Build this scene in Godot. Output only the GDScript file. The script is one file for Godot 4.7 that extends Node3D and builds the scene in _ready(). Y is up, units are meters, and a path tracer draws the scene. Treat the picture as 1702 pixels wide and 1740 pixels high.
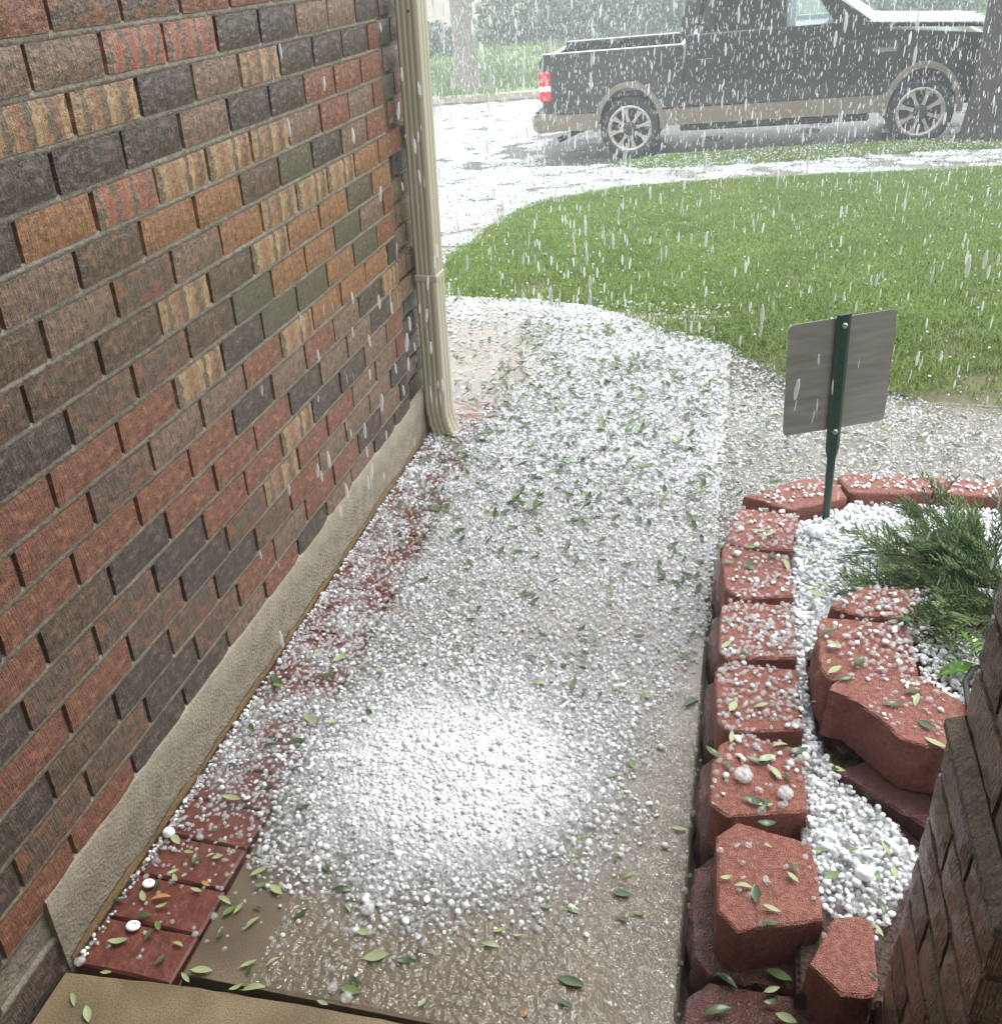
extends Node3D

const WALL_X := -1.06
const CORNER_Z := -3.36
const BRICK_L := 0.2032
const COURSE := 0.0774
const COURSE0 := 0.148
var R := RandomNumberGenerator.new()
var M := {}
var used := {}
var fn := FastNoiseLite.new()

func _ready() -> void:
	R.seed = 20240521
	fn.seed = 7
	fn.frequency = 1.0
	# ---- camera, sky, light, exposure ----
	var cam := Camera3D.new()
	cam.name = "camera"
	cam.position = Vector3(0, 1.563, 0)
	cam.rotation_order = EULER_ORDER_YXZ
	cam.rotation_degrees = Vector3(-29.863, 13.978, -2.1855)
	cam.fov = 54.80
	cam.near = 0.05
	cam.far = 200.0
	add_child(cam)
	var env := Environment.new()
	env.background_mode = Environment.BG_SKY
	var sm := ProceduralSkyMaterial.new()
	sm.sky_top_color = Color(0.93, 0.95, 0.97)
	sm.sky_horizon_color = Color(0.86, 0.88, 0.88)
	sm.sky_curve = 0.3
	sm.ground_horizon_color = Color(0.7, 0.71, 0.69)
	sm.ground_bottom_color = Color(0.4, 0.4, 0.38)
	sm.sky_energy_multiplier = 1.35
	sm.sun_angle_max = 1.0
	var sky := Sky.new()
	sky.sky_material = sm
	env.sky = sky
	env.tonemap_mode = Environment.TONE_MAPPER_LINEAR
	env.tonemap_exposure = 2.2
	env.fog_enabled = true
	env.fog_density = 0.010
	env.fog_light_color = Color(0.93, 0.95, 0.95)
	env.ssao_enabled = true
	env.ssil_enabled = true
	env.sdfgi_enabled = true
	var we := WorldEnvironment.new()
	we.name = "world"
	we.environment = env
	add_child(we)
	var sun := DirectionalLight3D.new()
	sun.name = "sun"
	sun.light_energy = 0.4
	sun.light_color = Color(1.0, 0.98, 0.95)
	sun.light_angular_distance = 25.0
	sun.shadow_enabled = true
	sun.rotation_degrees = Vector3(-62, 150, 0)
	add_child(sun)
	materials()
	# ---- setting and large structure ----
	setting()
	far_side()
	brick_wall()
	pillar()
	# ---- things ----
	planter_blocks()
	truck()
	street_tree()
	downspout()
	sign_post()
	juniper()
	broad_leaf_plant()
	drip_tube()
	# ---- small things ----
	grass()
	hail()
	leaves()
	big_hailstones()
	falling_hail()

# ================= helpers =================
func numbered(called: String) -> String:
	var k: int = used.get(called, 0)
	used[called] = k + 1
	return called if k == 0 else "%s_%03d" % [called, k]

func tag(o: Node, label: String, category: String, group := "") -> void:
	o.set_meta("label", label)
	o.set_meta("category", category)
	if group != "":
		o.set_meta("group", group)

func thing(called: String, label: String, category: String, at := Vector3.ZERO, turn := 0.0, group := "") -> Node3D:
	var o := Node3D.new()
	o.name = numbered(called)
	o.position = at
	o.rotation.y = turn
	add_child(o, true)
	tag(o, label, category, group)
	return o

func put(called: String, mesh: Mesh, mat: Material, parent: Node = self, at := Vector3.ZERO) -> MeshInstance3D:
	var o := MeshInstance3D.new()
	o.name = numbered(called) if parent == self else called
	o.mesh = mesh
	o.material_override = mat
	o.position = at
	parent.add_child(o, true)
	return o

func struct(called: String, mesh: Mesh, mat: Material, at := Vector3.ZERO) -> MeshInstance3D:
	var o := put(called, mesh, mat, self, at)
	o.set_meta("kind", "structure")
	return o

func st_new() -> SurfaceTool:
	var st := SurfaceTool.new()
	st.begin(Mesh.PRIMITIVE_TRIANGLES)
	return st

# a, b, c run counter-clockwise seen from outside
func tri(st: SurfaceTool, a: Vector3, b: Vector3, c: Vector3, sg := -1) -> void:
	st.set_smooth_group(sg)
	st.add_vertex(a)
	st.set_smooth_group(sg)
	st.add_vertex(c)
	st.set_smooth_group(sg)
	st.add_vertex(b)

func quad(st: SurfaceTool, a: Vector3, b: Vector3, c: Vector3, d: Vector3, sg := -1) -> void:
	tri(st, a, b, c, sg)
	tri(st, a, c, d, sg)

func done(st: SurfaceTool) -> ArrayMesh:
	st.generate_normals()
	return st.commit()

func box(st: SurfaceTool, c: Vector3, s: Vector3, bev := 0.0, b := Basis.IDENTITY) -> void:
	var h := s * 0.5
	var i := h - Vector3.ONE * bev
	var ax := [Vector3(1, 0, 0), Vector3(0, 1, 0), Vector3(0, 0, 1)]
	for a in 3:
		for sg in [-1.0, 1.0]:
			var n: Vector3 = ax[a] * sg
			var u: Vector3 = ax[(a + 1) % 3] * sg
			var v: Vector3 = ax[(a + 2) % 3]
			var o: Vector3 = n * h
			var p: Vector3 = u * i
			var q: Vector3 = v * i
			quad(st, c + b * (o - p - q), c + b * (o + p - q), c + b * (o + p + q), c + b * (o - p + q))
	if bev <= 0.0:
		return
	for a in 3:
		var e: Vector3 = ax[a]
		var f: Vector3 = ax[(a + 1) % 3]
		var g: Vector3 = ax[(a + 2) % 3]
		for s1 in [-1.0, 1.0]:
			for s2 in [-1.0, 1.0]:
				var p1: Vector3 = f * s1 * h + g * s2 * i
				var p2: Vector3 = f * s1 * i + g * s2 * h
				var l: Vector3 = e * i
				if s1 * s2 > 0.0:
					quad(st, c + b * (p1 - l), c + b * (p2 - l), c + b * (p2 + l), c + b * (p1 + l))
					quad(st, c + b * (p1 + l), c + b * (p2 + l), c + b * (p2 - l), c + b * (p1 - l)) if false else null
				else:
					quad(st, c + b * (p1 + l), c + b * (p2 + l), c + b * (p2 - l), c + b * (p1 - l))
	for sx in [-1.0, 1.0]:
		for sy in [-1.0, 1.0]:
			for sz in [-1.0, 1.0]:
				var s3 := Vector3(sx, sy, sz)
				var x := Vector3(h.x, i.y, i.z) * s3
				var y := Vector3(i.x, h.y, i.z) * s3
				var z := Vector3(i.x, i.y, h.z) * s3
				if sx * sy * sz > 0.0:
					tri(st, c + b * x, c + b * y, c + b * z)
				else:
					tri(st, c + b * x, c + b * z, c + b * y)

func box_mesh(s: Vector3, bev := 0.0) -> ArrayMesh:
	var st := st_new()
	box(st, Vector3.ZERO, s, bev)
	return done(st)

# round tube through points, radius per point
func tube(st: SurfaceTool, pts: Array, rad: Array, seg := 8, caps := true, sg := 1) -> void:
	var n := pts.size()
	var rings := []
	var side := Vector3.ZERO
	for i in n:
		var t: Vector3 = (pts[mini(i + 1, n - 1)] - pts[maxi(i - 1, 0)]).normalized()
		if side == Vector3.ZERO:
			side = t.cross(Vector3.UP if absf(t.y) < 0.9 else Vector3.RIGHT).normalized()
		side = (side - t * side.dot(t)).normalized()
		var up := t.cross(side)
		var ring := []
		for k in seg:
			var a := TAU * k / seg
			ring.append(pts[i] + (side * cos(a) + up * sin(a)) * float(rad[i]))
		rings.append(ring)
	for i in n - 1:
		for k in seg:
			var k2 := (k + 1) % seg
			quad(st, rings[i][k], rings[i][k2], rings[i + 1][k2], rings[i + 1][k], sg)
	if caps:
		for k in seg:
			var k2 := (k + 1) % seg
			tri(st, pts[0], rings[0][k2], rings[0][k])
			tri(st, pts[n - 1], rings[n - 1][k], rings[n - 1][k2])

# polygon (x, y), counter-clockwise, extruded along z from z0 to z1 (z1 > z0)
func extrude(st: SurfaceTool, poly: PackedVector2Array, z0: float, z1: float, taper := 0.0) -> void:
	var p := poly
	if Geometry2D.is_polygon_clockwise(p):
		p.reverse()
	var idx := Geometry2D.triangulate_polygon(p)
	for i in range(0, idx.size(), 3):
		var a := p[idx[i]]
		var b := p[idx[i + 1]]
		var c := p[idx[i + 2]]
		if (b - a).cross(c - a) < 0.0:
			var w := b
			b = c
			c = w
		tri(st, Vector3(a.x, a.y, z1), Vector3(b.x, b.y, z1), Vector3(c.x, c.y, z1))
		tri(st, Vector3(a.x, a.y, z0), Vector3(c.x, c.y, z0), Vector3(b.x, b.y, z0))
	for i in p.size():
		var a := p[i]
		var b := p[(i + 1) % p.size()]
		quad(st, Vector3(a.x, a.y, z1), Vector3(a.x, a.y, z0), Vector3(b.x, b.y, z0), Vector3(b.x, b.y, z1))

func poly(flat: Array) -> PackedVector2Array:
	var p := PackedVector2Array()
	for i in range(0, flat.size(), 2):
		p.append(Vector2(flat[i], flat[i + 1]))
	return p

# a slab from an outline in (x, z): rough sides, chamfered top, slightly uneven top
func slab(outline: PackedVector2Array, y0: float, y1: float, chamfer: float, rough: float, seed_at: float, step := 0.02, top_rough := 0.0012) -> ArrayMesh:
	var o := PackedVector2Array()
	for i in outline.size():
		var a := outline[i]
		var b := outline[(i + 1) % outline.size()]
		var k := maxi(1, int(a.distance_to(b) / step))
		for j in k:
			o.append(a.lerp(b, float(j) / k))
	if Geometry2D.is_polygon_clockwise(o):
		o.reverse()
	var n := o.size()
	var cen := Vector2.ZERO
	for q in o:
		cen += q
	cen /= n
	# in (x, z) with z towards the viewer "counter-clockwise" is clockwise seen from above: flip
	var levels := [0.0, 0.2, 0.4, 0.6, 0.8, 1.0]
	var rings := []
	for l in levels.size():
		var ring := []
		for i in n:
			var t := (o[(i + 1) % n] - o[(i - 1 + n) % n]).normalized()
			var nor := Vector2(t.y, -t.x)
			if nor.dot(o[i] - cen) < 0.0:
				nor = -nor
			var y: float = lerpf(y0, y1 - chamfer, levels[l])
			var d := fn.get_noise_3d(o[i].x * 26.0 + seed_at, y * 26.0, o[i].y * 26.0) * rough * 1.4 + fn.get_noise_3d(o[i].x * 70.0, y * 70.0 + seed_at, o[i].y * 70.0) * rough * 0.5
			if levels[l] == 1.0:
				d *= 0.5
			ring.append(Vector3(o[i].x + nor.x * d, y, o[i].y + nor.y * d))
		rings.append(ring)
	for f in [0.0, 0.35, 0.7]:
		var ring := []
		for i in n:
			var q := o[i]
			var v := q - cen
			var len := v.length()
			var inset := v * (1.0 - chamfer / maxf(len, 0.001))
			var q2: Vector2 = cen + inset * (1.0 - f)
			var d2 := fn.get_noise_2d(q2.x * 60.0 + seed_at, q2.y * 60.0) * top_rough
			ring.append(Vector3(q2.x, y1 + d2, q2.y))
		rings.append(ring)
	var st := st_new()
	for l in rings.size() - 1:
		for i in n:
			var j := (i + 1) % n
			var sg := 1 if l < 5 else (2 if l > 5 else -1)
			quad(st, rings[l][j], rings[l][i], rings[l + 1][i], rings[l + 1][j], sg)
	var last: Array = rings[rings.size() - 1]
	for i in n:
		tri(st, Vector3(cen.x, y1, cen.y), last[(i + 1) % n], last[i], 2)
	return done(st)

func noise_tex(size: int, freq: float, lo: Color, hi: Color, seed_at := 1, oct := 4, mid = null, kind := FastNoiseLite.TYPE_SIMPLEX_SMOOTH) -> NoiseTexture2D:
	var n := FastNoiseLite.new()
	n.seed = seed_at
	n.frequency = freq
	n.noise_type = kind
	n.fractal_octaves = oct
	var t := NoiseTexture2D.new()
	t.width = size
	t.height = size
	t.seamless = true
	t.noise = n
	var g := Gradient.new()
	g.set_color(0, lo)
	g.set_color(1, hi)
	if mid != null:
		g.add_point(0.5, mid)
	t.color_ramp = g
	return t

func height_tex(size: int, freq: float, seed_at := 1, oct := 4, kind := FastNoiseLite.TYPE_SIMPLEX_SMOOTH) -> NoiseTexture2D:
	return noise_tex(size, freq, Color.BLACK, Color.WHITE, seed_at, oct, null, kind)

func normal_tex(size: int, freq: float, strength: float, seed_at := 1, oct := 4, kind := FastNoiseLite.TYPE_SIMPLEX_SMOOTH) -> NoiseTexture2D:
	var n := FastNoiseLite.new()
	n.seed = seed_at
	n.frequency = freq
	n.noise_type = kind
	n.fractal_octaves = oct
	var t := NoiseTexture2D.new()
	t.width = size
	t.height = size
	t.seamless = true
	t.as_normal_map = true
	t.bump_strength = strength
	t.noise = n
	return t

func flat_mat(c: Color, rough := 0.7, metal := 0.0) -> StandardMaterial3D:
	var m := StandardMaterial3D.new()
	m.albedo_color = c
	m.roughness = rough
	m.metallic = metal
	return m

func tri_mat(albedo: Texture2D, scale: float, rough: float, bump: Texture2D = null, bump_cm := 0.2, normal: Texture2D = null, nscale := 1.0) -> StandardMaterial3D:
	var m := StandardMaterial3D.new()
	m.albedo_texture = albedo
	m.roughness = rough
	m.uv1_triplanar = true
	m.uv1_world_triplanar = true
	m.uv1_scale = Vector3.ONE * scale
	if bump:
		m.heightmap_enabled = true
		m.heightmap_texture = bump
		m.heightmap_scale = bump_cm
	if normal:
		m.normal_enabled = true
		m.normal_texture = normal
		m.normal_scale = nscale
	return m

func lean_mat(c: Color, rough := 0.8) -> StandardMaterial3D:
	var m := flat_mat(c, rough)
	m.vertex_color_use_as_albedo = true
	return m

# ================= materials =================
func materials() -> void:
	var fine := height_tex(256, 0.09, 3, 4)
	var coarse := height_tex(512, 0.02, 5, 5)
	M.fine = fine
	M.salt = noise_tex(512, 0.3, Color(0.5, 0.46, 0.45), Color(1, 1, 1), 78, 2, Color(0.84, 0.82, 0.81))
	M.mortar = tri_mat(noise_tex(256, 0.03, Color8(124, 116, 102), Color8(174, 164, 146), 11), 3.0, 0.7, fine, 0.35)
	M.pillar_mortar_shaded = tri_mat(noise_tex(256, 0.03, Color8(98, 90, 78), Color8(142, 132, 116), 13), 3.0, 0.8, fine, 0.35)  # mortar tone darkened for the shade on the pillar
	M.parge = tri_mat(noise_tex(512, 0.02, Color8(148, 139, 122), Color8(184, 174, 153), 12, 6), 1.6, 0.6, height_tex(512, 0.11, 8, 3), 0.25)
	M.stain = tri_mat(noise_tex(256, 0.02, Color8(150, 124, 86), Color8(172, 142, 98), 14, 5), 2.2, 0.6, fine, 0.2)
	M.concrete = tri_mat(noise_tex(1024, 0.006, Color8(126, 109, 83), Color8(168, 149, 118), 15, 7, Color8(148, 129, 100)), 0.9, 0.5, coarse, 0.15)
	M.walk = tri_mat(noise_tex(1024, 0.006, Color8(104, 91, 72), Color8(140, 126, 104), 25, 7, Color8(123, 108, 87)), 0.9, 0.32, coarse, 0.12)
	M.walk.clearcoat_enabled = true
	M.walk.clearcoat = 0.5
	M.walk.clearcoat_roughness = 0.12
	M.paver = tri_mat(noise_tex(512, 0.02, Color8(104, 54, 45), Color8(146, 82, 68), 16, 5), 2.5, 0.35, fine, 0.15)
	M.block_top = tri_mat(noise_tex(512, 0.045, Color8(146, 86, 74), Color8(206, 146, 130), 17, 4, Color8(176, 113, 98)), 3.0, 0.62, height_tex(512, 0.2, 9, 3), 0.5)
	M.block_wet = tri_mat(noise_tex(512, 0.03, Color8(82, 46, 41), Color8(128, 78, 68), 18, 5), 3.0, 0.28, height_tex(512, 0.15, 19, 4), 0.3)
	M.soil = tri_mat(noise_tex(1024, 0.01, Color8(84, 76, 64), Color8(128, 118, 102), 21, 6), 0.7, 0.45, coarse, 0.6)
	M.mulch = tri_mat(noise_tex(512, 0.05, Color8(44, 28, 22), Color8(86, 60, 48), 22, 5), 3.0, 0.7, fine, 0.8)
	M.lawn_soil = tri_mat(noise_tex(512, 0.03, Color8(70, 68, 46), Color8(104, 98, 72), 23, 5), 1.5, 0.9)
	M.far_lawn = tri_mat(noise_tex(512, 0.02, Color8(92, 112, 60), Color8(132, 146, 88), 24, 6), 0.5, 0.9, coarse, 1.5)
	M.drive = tri_mat(noise_tex(512, 0.02, Color8(112, 108, 100), Color8(150, 146, 138), 26, 6), 0.8, 0.5)
	M.asphalt = tri_mat(noise_tex(512, 0.03, Color8(62, 62, 61), Color8(94, 94, 92), 27, 6), 0.6, 0.55)
	M.kerb = tri_mat(noise_tex(256, 0.03, Color8(150, 138, 118), Color8(184, 172, 150), 28), 1.0, 0.6)
	M.spout = flat_mat(Color8(166, 159, 138), 0.4)
	M.screw = flat_mat(Color8(90, 88, 82), 0.4, 0.6)
	M.spout.heightmap_enabled = false
	M.dark_hole = flat_mat(Color8(26, 24, 22), 0.9)
	# ice
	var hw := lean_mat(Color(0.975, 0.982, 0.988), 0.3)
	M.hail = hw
	var hg := lean_mat(Color(0.97, 0.98, 0.99, 0.24), 0.3)
	hg.transparency = BaseMaterial3D.TRANSPARENCY_ALPHA
	hg.clearcoat_enabled = true
	hg.clearcoat = 1.0
	hg.clearcoat_roughness = 0.06
	M.ice = hg
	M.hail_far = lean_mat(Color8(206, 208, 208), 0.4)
	M.streak = flat_mat(Color(0.95, 0.96, 0.97, 0.42), 0.3)
	M.streak.transparency = BaseMaterial3D.TRANSPARENCY_ALPHA
	M.slush = lean_mat(Color(1, 1, 1, 1), 0.3)
	M.slush.transparency = BaseMaterial3D.TRANSPARENCY_ALPHA
	M.slush.heightmap_enabled = true
	M.slush.heightmap_texture = fine
	M.slush.heightmap_scale = 0.6
	M.slush.uv1_triplanar = true
	M.slush.uv1_world_triplanar = true
	M.slush.uv1_scale = Vector3.ONE * 4.0
	M.near_drop = flat_mat(Color(0.96, 0.97, 0.98, 0.38), 0.4)
	M.near_drop.transparency = BaseMaterial3D.TRANSPARENCY_ALPHA
	M.near_drop.rim_enabled = false
	var wat := flat_mat(Color(0.62, 0.58, 0.5, 0.16), 0.04)
	wat.transparency = BaseMaterial3D.TRANSPARENCY_ALPHA
	wat.normal_enabled = true
	wat.normal_texture = normal_tex(512, 0.035, 10.0, 31, 2)
	wat.normal_scale = 1.0
	wat.uv1_triplanar = true
	wat.uv1_world_triplanar = true
	wat.uv1_scale = Vector3.ONE * 2.6
	M.water = wat
	# leaves
	for e in [["leaf_pale", Color8(150, 162, 118), 0.45], ["leaf_dark", Color8(58, 80, 46), 0.3], ["leaf_dry", Color8(172, 124, 70), 0.5], ["leaf_mid", Color8(98, 122, 66), 0.35], ["leaf_gloss", Color8(86, 128, 44), 0.2], ["twig", Color8(62, 48, 38), 0.7]]:
		var m := flat_mat(e[1], e[2])
		m.backlight_enabled = true
		m.backlight = Color(0.25, 0.3, 0.12)
		M[e[0]] = m
	M.twig.backlight_enabled = false
	M.grass = lean_mat(Color.WHITE, 0.55)
	M.grass.backlight_enabled = true
	M.grass.backlight = Color(0.3, 0.35, 0.12)
	M.foliage = lean_mat(Color.WHITE, 0.7)
	M.foliage.backlight_enabled = true
	M.foliage.backlight = Color(0.2, 0.25, 0.1)
	M.juniper = lean_mat(Color.WHITE, 0.6)
	M.bark = tri_mat(noise_tex(512, 0.03, Color8(34, 31, 28), Color8(66, 60, 54), 33, 5), 1.2, 0.8, height_tex(256, 0.05, 34, 4), 2.0)
	M.bark.uv1_scale = Vector3(2.4, 0.5, 2.4)
	M.bark_hazed = tri_mat(noise_tex(256, 0.03, Color8(104, 96, 88), Color8(146, 138, 128), 36, 4), 1.2, 0.85)  # bark lightened to stand for haze in front of the far trunk
	M.jbark = tri_mat(noise_tex(256, 0.03, Color8(70, 50, 38), Color8(110, 84, 64), 35, 4), 6.0, 0.85)
	# truck
	M.paint = flat_mat(Color8(20, 21, 24), 0.25)
	M.paint.clearcoat_enabled = true
	M.paint.clearcoat = 1.0
	M.paint.clearcoat_roughness = 0.08
	M.tan = flat_mat(Color8(108, 97, 80), 0.35)
	M.tan.clearcoat_enabled = true
	M.tan.clearcoat = 0.6
	M.rubber = flat_mat(Color8(30, 30, 31), 0.7)
	M.rim = flat_mat(Color8(168, 164, 152), 0.32, 0.3)
	M.rim_dark = flat_mat(Color8(58, 58, 58), 0.4, 0.3)
	M.under = flat_mat(Color8(22, 22, 23), 0.8)
	M.red_lamp = flat_mat(Color8(200, 28, 40), 0.15)
	M.white_lamp = flat_mat(Color8(232, 226, 224), 0.15)
	M.chrome = flat_mat(Color8(176, 178, 180), 0.2, 0.9)
	M.liner = flat_mat(Color8(34, 35, 37), 0.6)
	var gl := flat_mat(Color(0.75, 0.85, 0.85, 0.22), 0.03)
	gl.transparency = BaseMaterial3D.TRANSPARENCY_ALPHA
	M.glass = gl
	M.tint = flat_mat(Color8(26, 28, 30), 0.06)
	# sign
	var an := noise_tex(512, 0.02, Color8(138, 135, 130), Color8(168, 164, 159), 41, 3)
	M.alu = flat_mat(Color.WHITE, 0.42, 0.55)
	M.alu.albedo_texture = an
	M.alu.uv1_triplanar = true
	M.alu.uv1_scale = Vector3(0.5, 3.4, 0.5)
	M.post = flat_mat(Color8(20, 58, 44), 0.35)
	M.steel = flat_mat(Color8(170, 168, 160), 0.3, 0.8)
	M.black_tube = flat_mat(Color8(20, 20, 20), 0.35)
	M.ceiling = flat_mat(Color8(176, 170, 158), 0.8)
	M.dark_brick = flat_mat(Color8(96, 76, 64), 0.8)
	M.siding = flat_mat(Color8(186, 174, 156), 0.8)
	M.roofing = flat_mat(Color8(96, 90, 84), 0.9)
	M.pane = flat_mat(Color8(70, 76, 80), 0.1)
	for k in ["concrete", "walk", "parge", "paver", "block_top", "block_wet", "mortar", "soil", "stain", "pillar_mortar_shaded"]:
		grain(M[k])
	for k in ["block_top", "block_wet"]:
		M[k].detail_albedo = M.salt
		M[k].uv2_scale = Vector3.ONE * 2.2
	brick_materials()

# fine speckle of sand and aggregate multiplied over a base texture
func grain(m: StandardMaterial3D) -> void:
	if not M.has("grain"):
		M.grain = noise_tex(512, 0.17, Color(0.42, 0.42, 0.42), Color(1, 1, 1), 77, 3, Color(0.86, 0.85, 0.84))
	m.detail_enabled = true
	m.detail_albedo = M.grain
	m.detail_blend_mode = BaseMaterial3D.BLEND_MODE_MUL
	m.detail_uv_layer = BaseMaterial3D.DETAIL_UV_2
	m.uv2_triplanar = true
	m.uv2_world_triplanar = true
	m.uv2_scale = Vector3.ONE * 3.3

# ---------- brick faces: colour of the fired clay, one texture per kind and variant ----------
func brick_materials() -> void:
	var hm := Image.create(256, 96, false, Image.FORMAT_L8)
	for y in 96:
		for x in 256:
			var v := 0.5 + 0.30 * fn.get_noise_2d(x * 0.16, y * 0.02 + 3.0) + 0.22 * fn.get_noise_2d(x * 0.016 + 40.0, y * 0.03) + 0.06 * fn.get_noise_2d(x * 0.5, y * 0.2)
			var crack := absf(fn.get_noise_2d(x * 0.025 + 90.0, y * 0.05 + 12.0))
			if crack < 0.025:
				v -= 0.3 * (1.0 - crack / 0.025)
			hm.set_pixel(x, y, Color(v, v, v))
	M.brick_height = ImageTexture.create_from_image(hm)
	var pal := {
		"R": [Color8(132, 86, 64), Color8(114, 73, 55), Color8(94, 69, 56), Color8(148, 106, 80)],
		"D": [Color8(82, 69, 61), Color8(62, 54, 50), Color8(98, 77, 65), Color8(110, 93, 80)],
		"B": [Color8(98, 76, 59), Color8(76, 63, 51), Color8(110, 90, 70), Color8(130, 88, 66)],
		"T": [Color8(146, 117, 87), Color8(106, 90, 73), Color8(160, 132, 97), Color8(142, 101, 76)],
		"M": [Color8(132, 86, 63), Color8(82, 71, 62), Color8(104, 82, 66), Color8(142, 96, 72)],
		"P": [Color8(124, 96, 78), Color8(94, 80, 69), Color8(142, 108, 86), Color8(112, 86, 70)],
		"G": [Color8(82, 76, 60), Color8(94, 86, 66), Color8(68, 66, 54), Color8(112, 94, 70)],
		"O": [Color8(138, 98, 66), Color8(118, 84, 58), Color8(154, 114, 78), Color8(134, 84, 60)],
		"S": [Color8(144, 93, 74), Color8(104, 91, 80), Color8(152, 102, 80), Color8(132, 86, 68)],
		"K": [Color8(112, 92, 74), Color8(86, 72, 59), Color8(126, 106, 86), Color8(116, 82, 64)],
	}
	for k in pal:
		var vs := []
		for v in 2:
			var im := Image.create(168, 64, false, Image.FORMAT_RGB8)
			var o: float = v * 211.0 + k.unicode_at(0) * 17.0
			var c: Array = pal[k]
			var nb := 5 if k == "S" or k == "T" else 3
			for y in 64:
				for x in 168:
					var warp := fn.get_noise_2d(x * 0.03 + o, y * 0.03) * 14.0 + fn.get_noise_2d(x * 0.25 + o, y * 0.05) * 3.0
					var band := int(floor((x + warp) / 168.0 * (nb * 2 + v))) 
					var g := 0.75 * fn.get_noise_2d(x * 0.3 + o, y * 0.022) + 0.35 * fn.get_noise_2d(x * 0.06 + o, y * 0.02)
					var b := fn.get_noise_2d(x * 0.03 + o, y * 0.05 + 50.0)
					var f := fn.get_noise_2d(x * 0.6 + o, y * 0.6)
					var col: Color
					if k == "S" or k == "T":
						col = c[1] if posmod(band + v, 3) == 1 else (c[0] if posmod(band, 2) == 0 else c[2])
						if k == "T" and posmod(band, 5) == 3:
							col = c[3]
					elif k == "M":
						col = c[1].lerp(c[0], smoothstep(-0.12, 0.16, fn.get_noise_2d(x * 0.014 + o, y * 0.02 + 9.0) + b * 0.4 - 0.02 - 0.08 * v))
						col = col.lerp(c[2], clampf(0.5 + g, 0.0, 0.6))
					else:
						col = c[0].lerp(c[1], clampf(0.5 - b * 0.9, 0.0, 1.0))
						col = col.lerp(c[2], clampf(g * 1.4, 0.0, 0.6))
						if b > 0.30:
							col = col.lerp(c[3], clampf((b - 0.30) * 5.0, 0.0, 0.5))
					col = col * (1.0 + 0.30 * g + 0.12 * f + 0.12 * b)
					var ck := absf(fn.get_noise_2d(x * 0.022 + o + 70.0, y * 0.05 + 31.0))
					if ck < 0.018:
						col = col * 0.72
					if f > 0.42:
						col = col.lerp(Color8(190, 170, 148), 0.35)
					im.set_pixel(x, y, Color(clampf(col.r, 0, 1), clampf(col.g, 0, 1), clampf(col.b, 0, 1)))
			var m := StandardMaterial3D.new()
			m.albedo_texture = ImageTexture.create_from_image(im)
			m.roughness = 0.24
			m.heightmap_enabled = true
			m.heightmap_texture = M.brick_height
			m.heightmap_scale = 0.5
			vs.append(m)
		M["brick_" + k] = vs

# brick: length along local z (0 .. -len seen from +x), face towards +x at x = 0, height 0 .. h
func brick_mesh(len: float, h: float, depth: float, variant: int, nz := 6, ny := 3, rough := 0.0022) -> ArrayMesh:
	var st := st_new()
	var bev := 0.004
	var g := []
	for j in ny + 1:
		var row := []
		for i in nz + 1:
			var u := float(i) / nz
			var v := float(j) / ny
			var edge := (i == 0 or i == nz or j == 0 or j == ny)
			var x := fn.get_noise_3d(u * 7.0 + variant * 13.0, v * 3.0, variant * 5.0) * rough
			if edge:
				x = x * 0.5 - bev * 0.7
			var wob := fn.get_noise_2d(u * 9.0 + variant * 31.0, v * 9.0) * 0.0016
			row.append([Vector3(x, v * h + (wob if j == 0 or j == ny else 0.0), -u * len + (wob if i == 0 or i == nz else 0.0)), Vector2(u, 1.0 - v)])
		g.append(row)
	var add := func(a: Array, sg: int) -> void:
		st.set_smooth_group(sg)
		st.set_uv(a[1])
		st.add_vertex(a[0])
	for j in ny:
		for i in nz:
			# seen from +x, -z runs to the right: a b / d c counter-clockwise
			var a: Array = g[j][i]
			var b: Array = g[j][i + 1]
			var c: Array = g[j + 1][i + 1]
			var d: Array = g[j + 1][i]
			for q in [a, c, b, a, d, c]:
				add.call(q, 1)
	var rim := []
	for i in nz:
		rim.append(g[0][i])
	for j in ny:
		rim.append(g[j][nz])
	for i in nz:
		rim.append(g[ny][nz - i])
	for j in ny:
		rim.append(g[ny - j][0])
	for k in rim.size():
		var a: Array = rim[k]
		var b: Array = rim[(k + 1) % rim.size()]
		var a2 := [Vector3(-depth, a[0].y, a[0].z), a[1]]
		var b2 := [Vector3(-depth, b[0].y, b[0].z), b[1]]
		for q in [a, b, b2, a, b2, a2]:
			add.call(q, -1)
	return done(st)

const TYPES := ["DRRDDPRDPPDDPPDRPDP", "MMDMRPRRDPDDPPDPRP", "DBDMDMRPPPDPPRPDPR", "RRMDMTRRPPRPPRPPDR", "DMMDRRTDDPRPPRPPRR", "RBDRRRDPPDTRPRPPRR", "BRRRRDPRPDTRPPRPRR", "RRMPPRTOOODRRPPRPR", "DRRRTDGGOGRPPRPRPR", "RDMMBGOOGPRPPRPRPR", "BBBBTBTOOGOPPRPRPP", "BPMPOTTTOOGRPPRPPR", "MDPBOOBGDPRPPRPRPP", "RDOSTTTPRPRPPRPRPP", "RDDDPDDRRRRPPRPRPP", "DTTDPTDDDRRPPRPRPP", "RPPSSDDPPDRPPRPRPP", "RRMMRRRPRPRPPRPRPP"]

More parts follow.
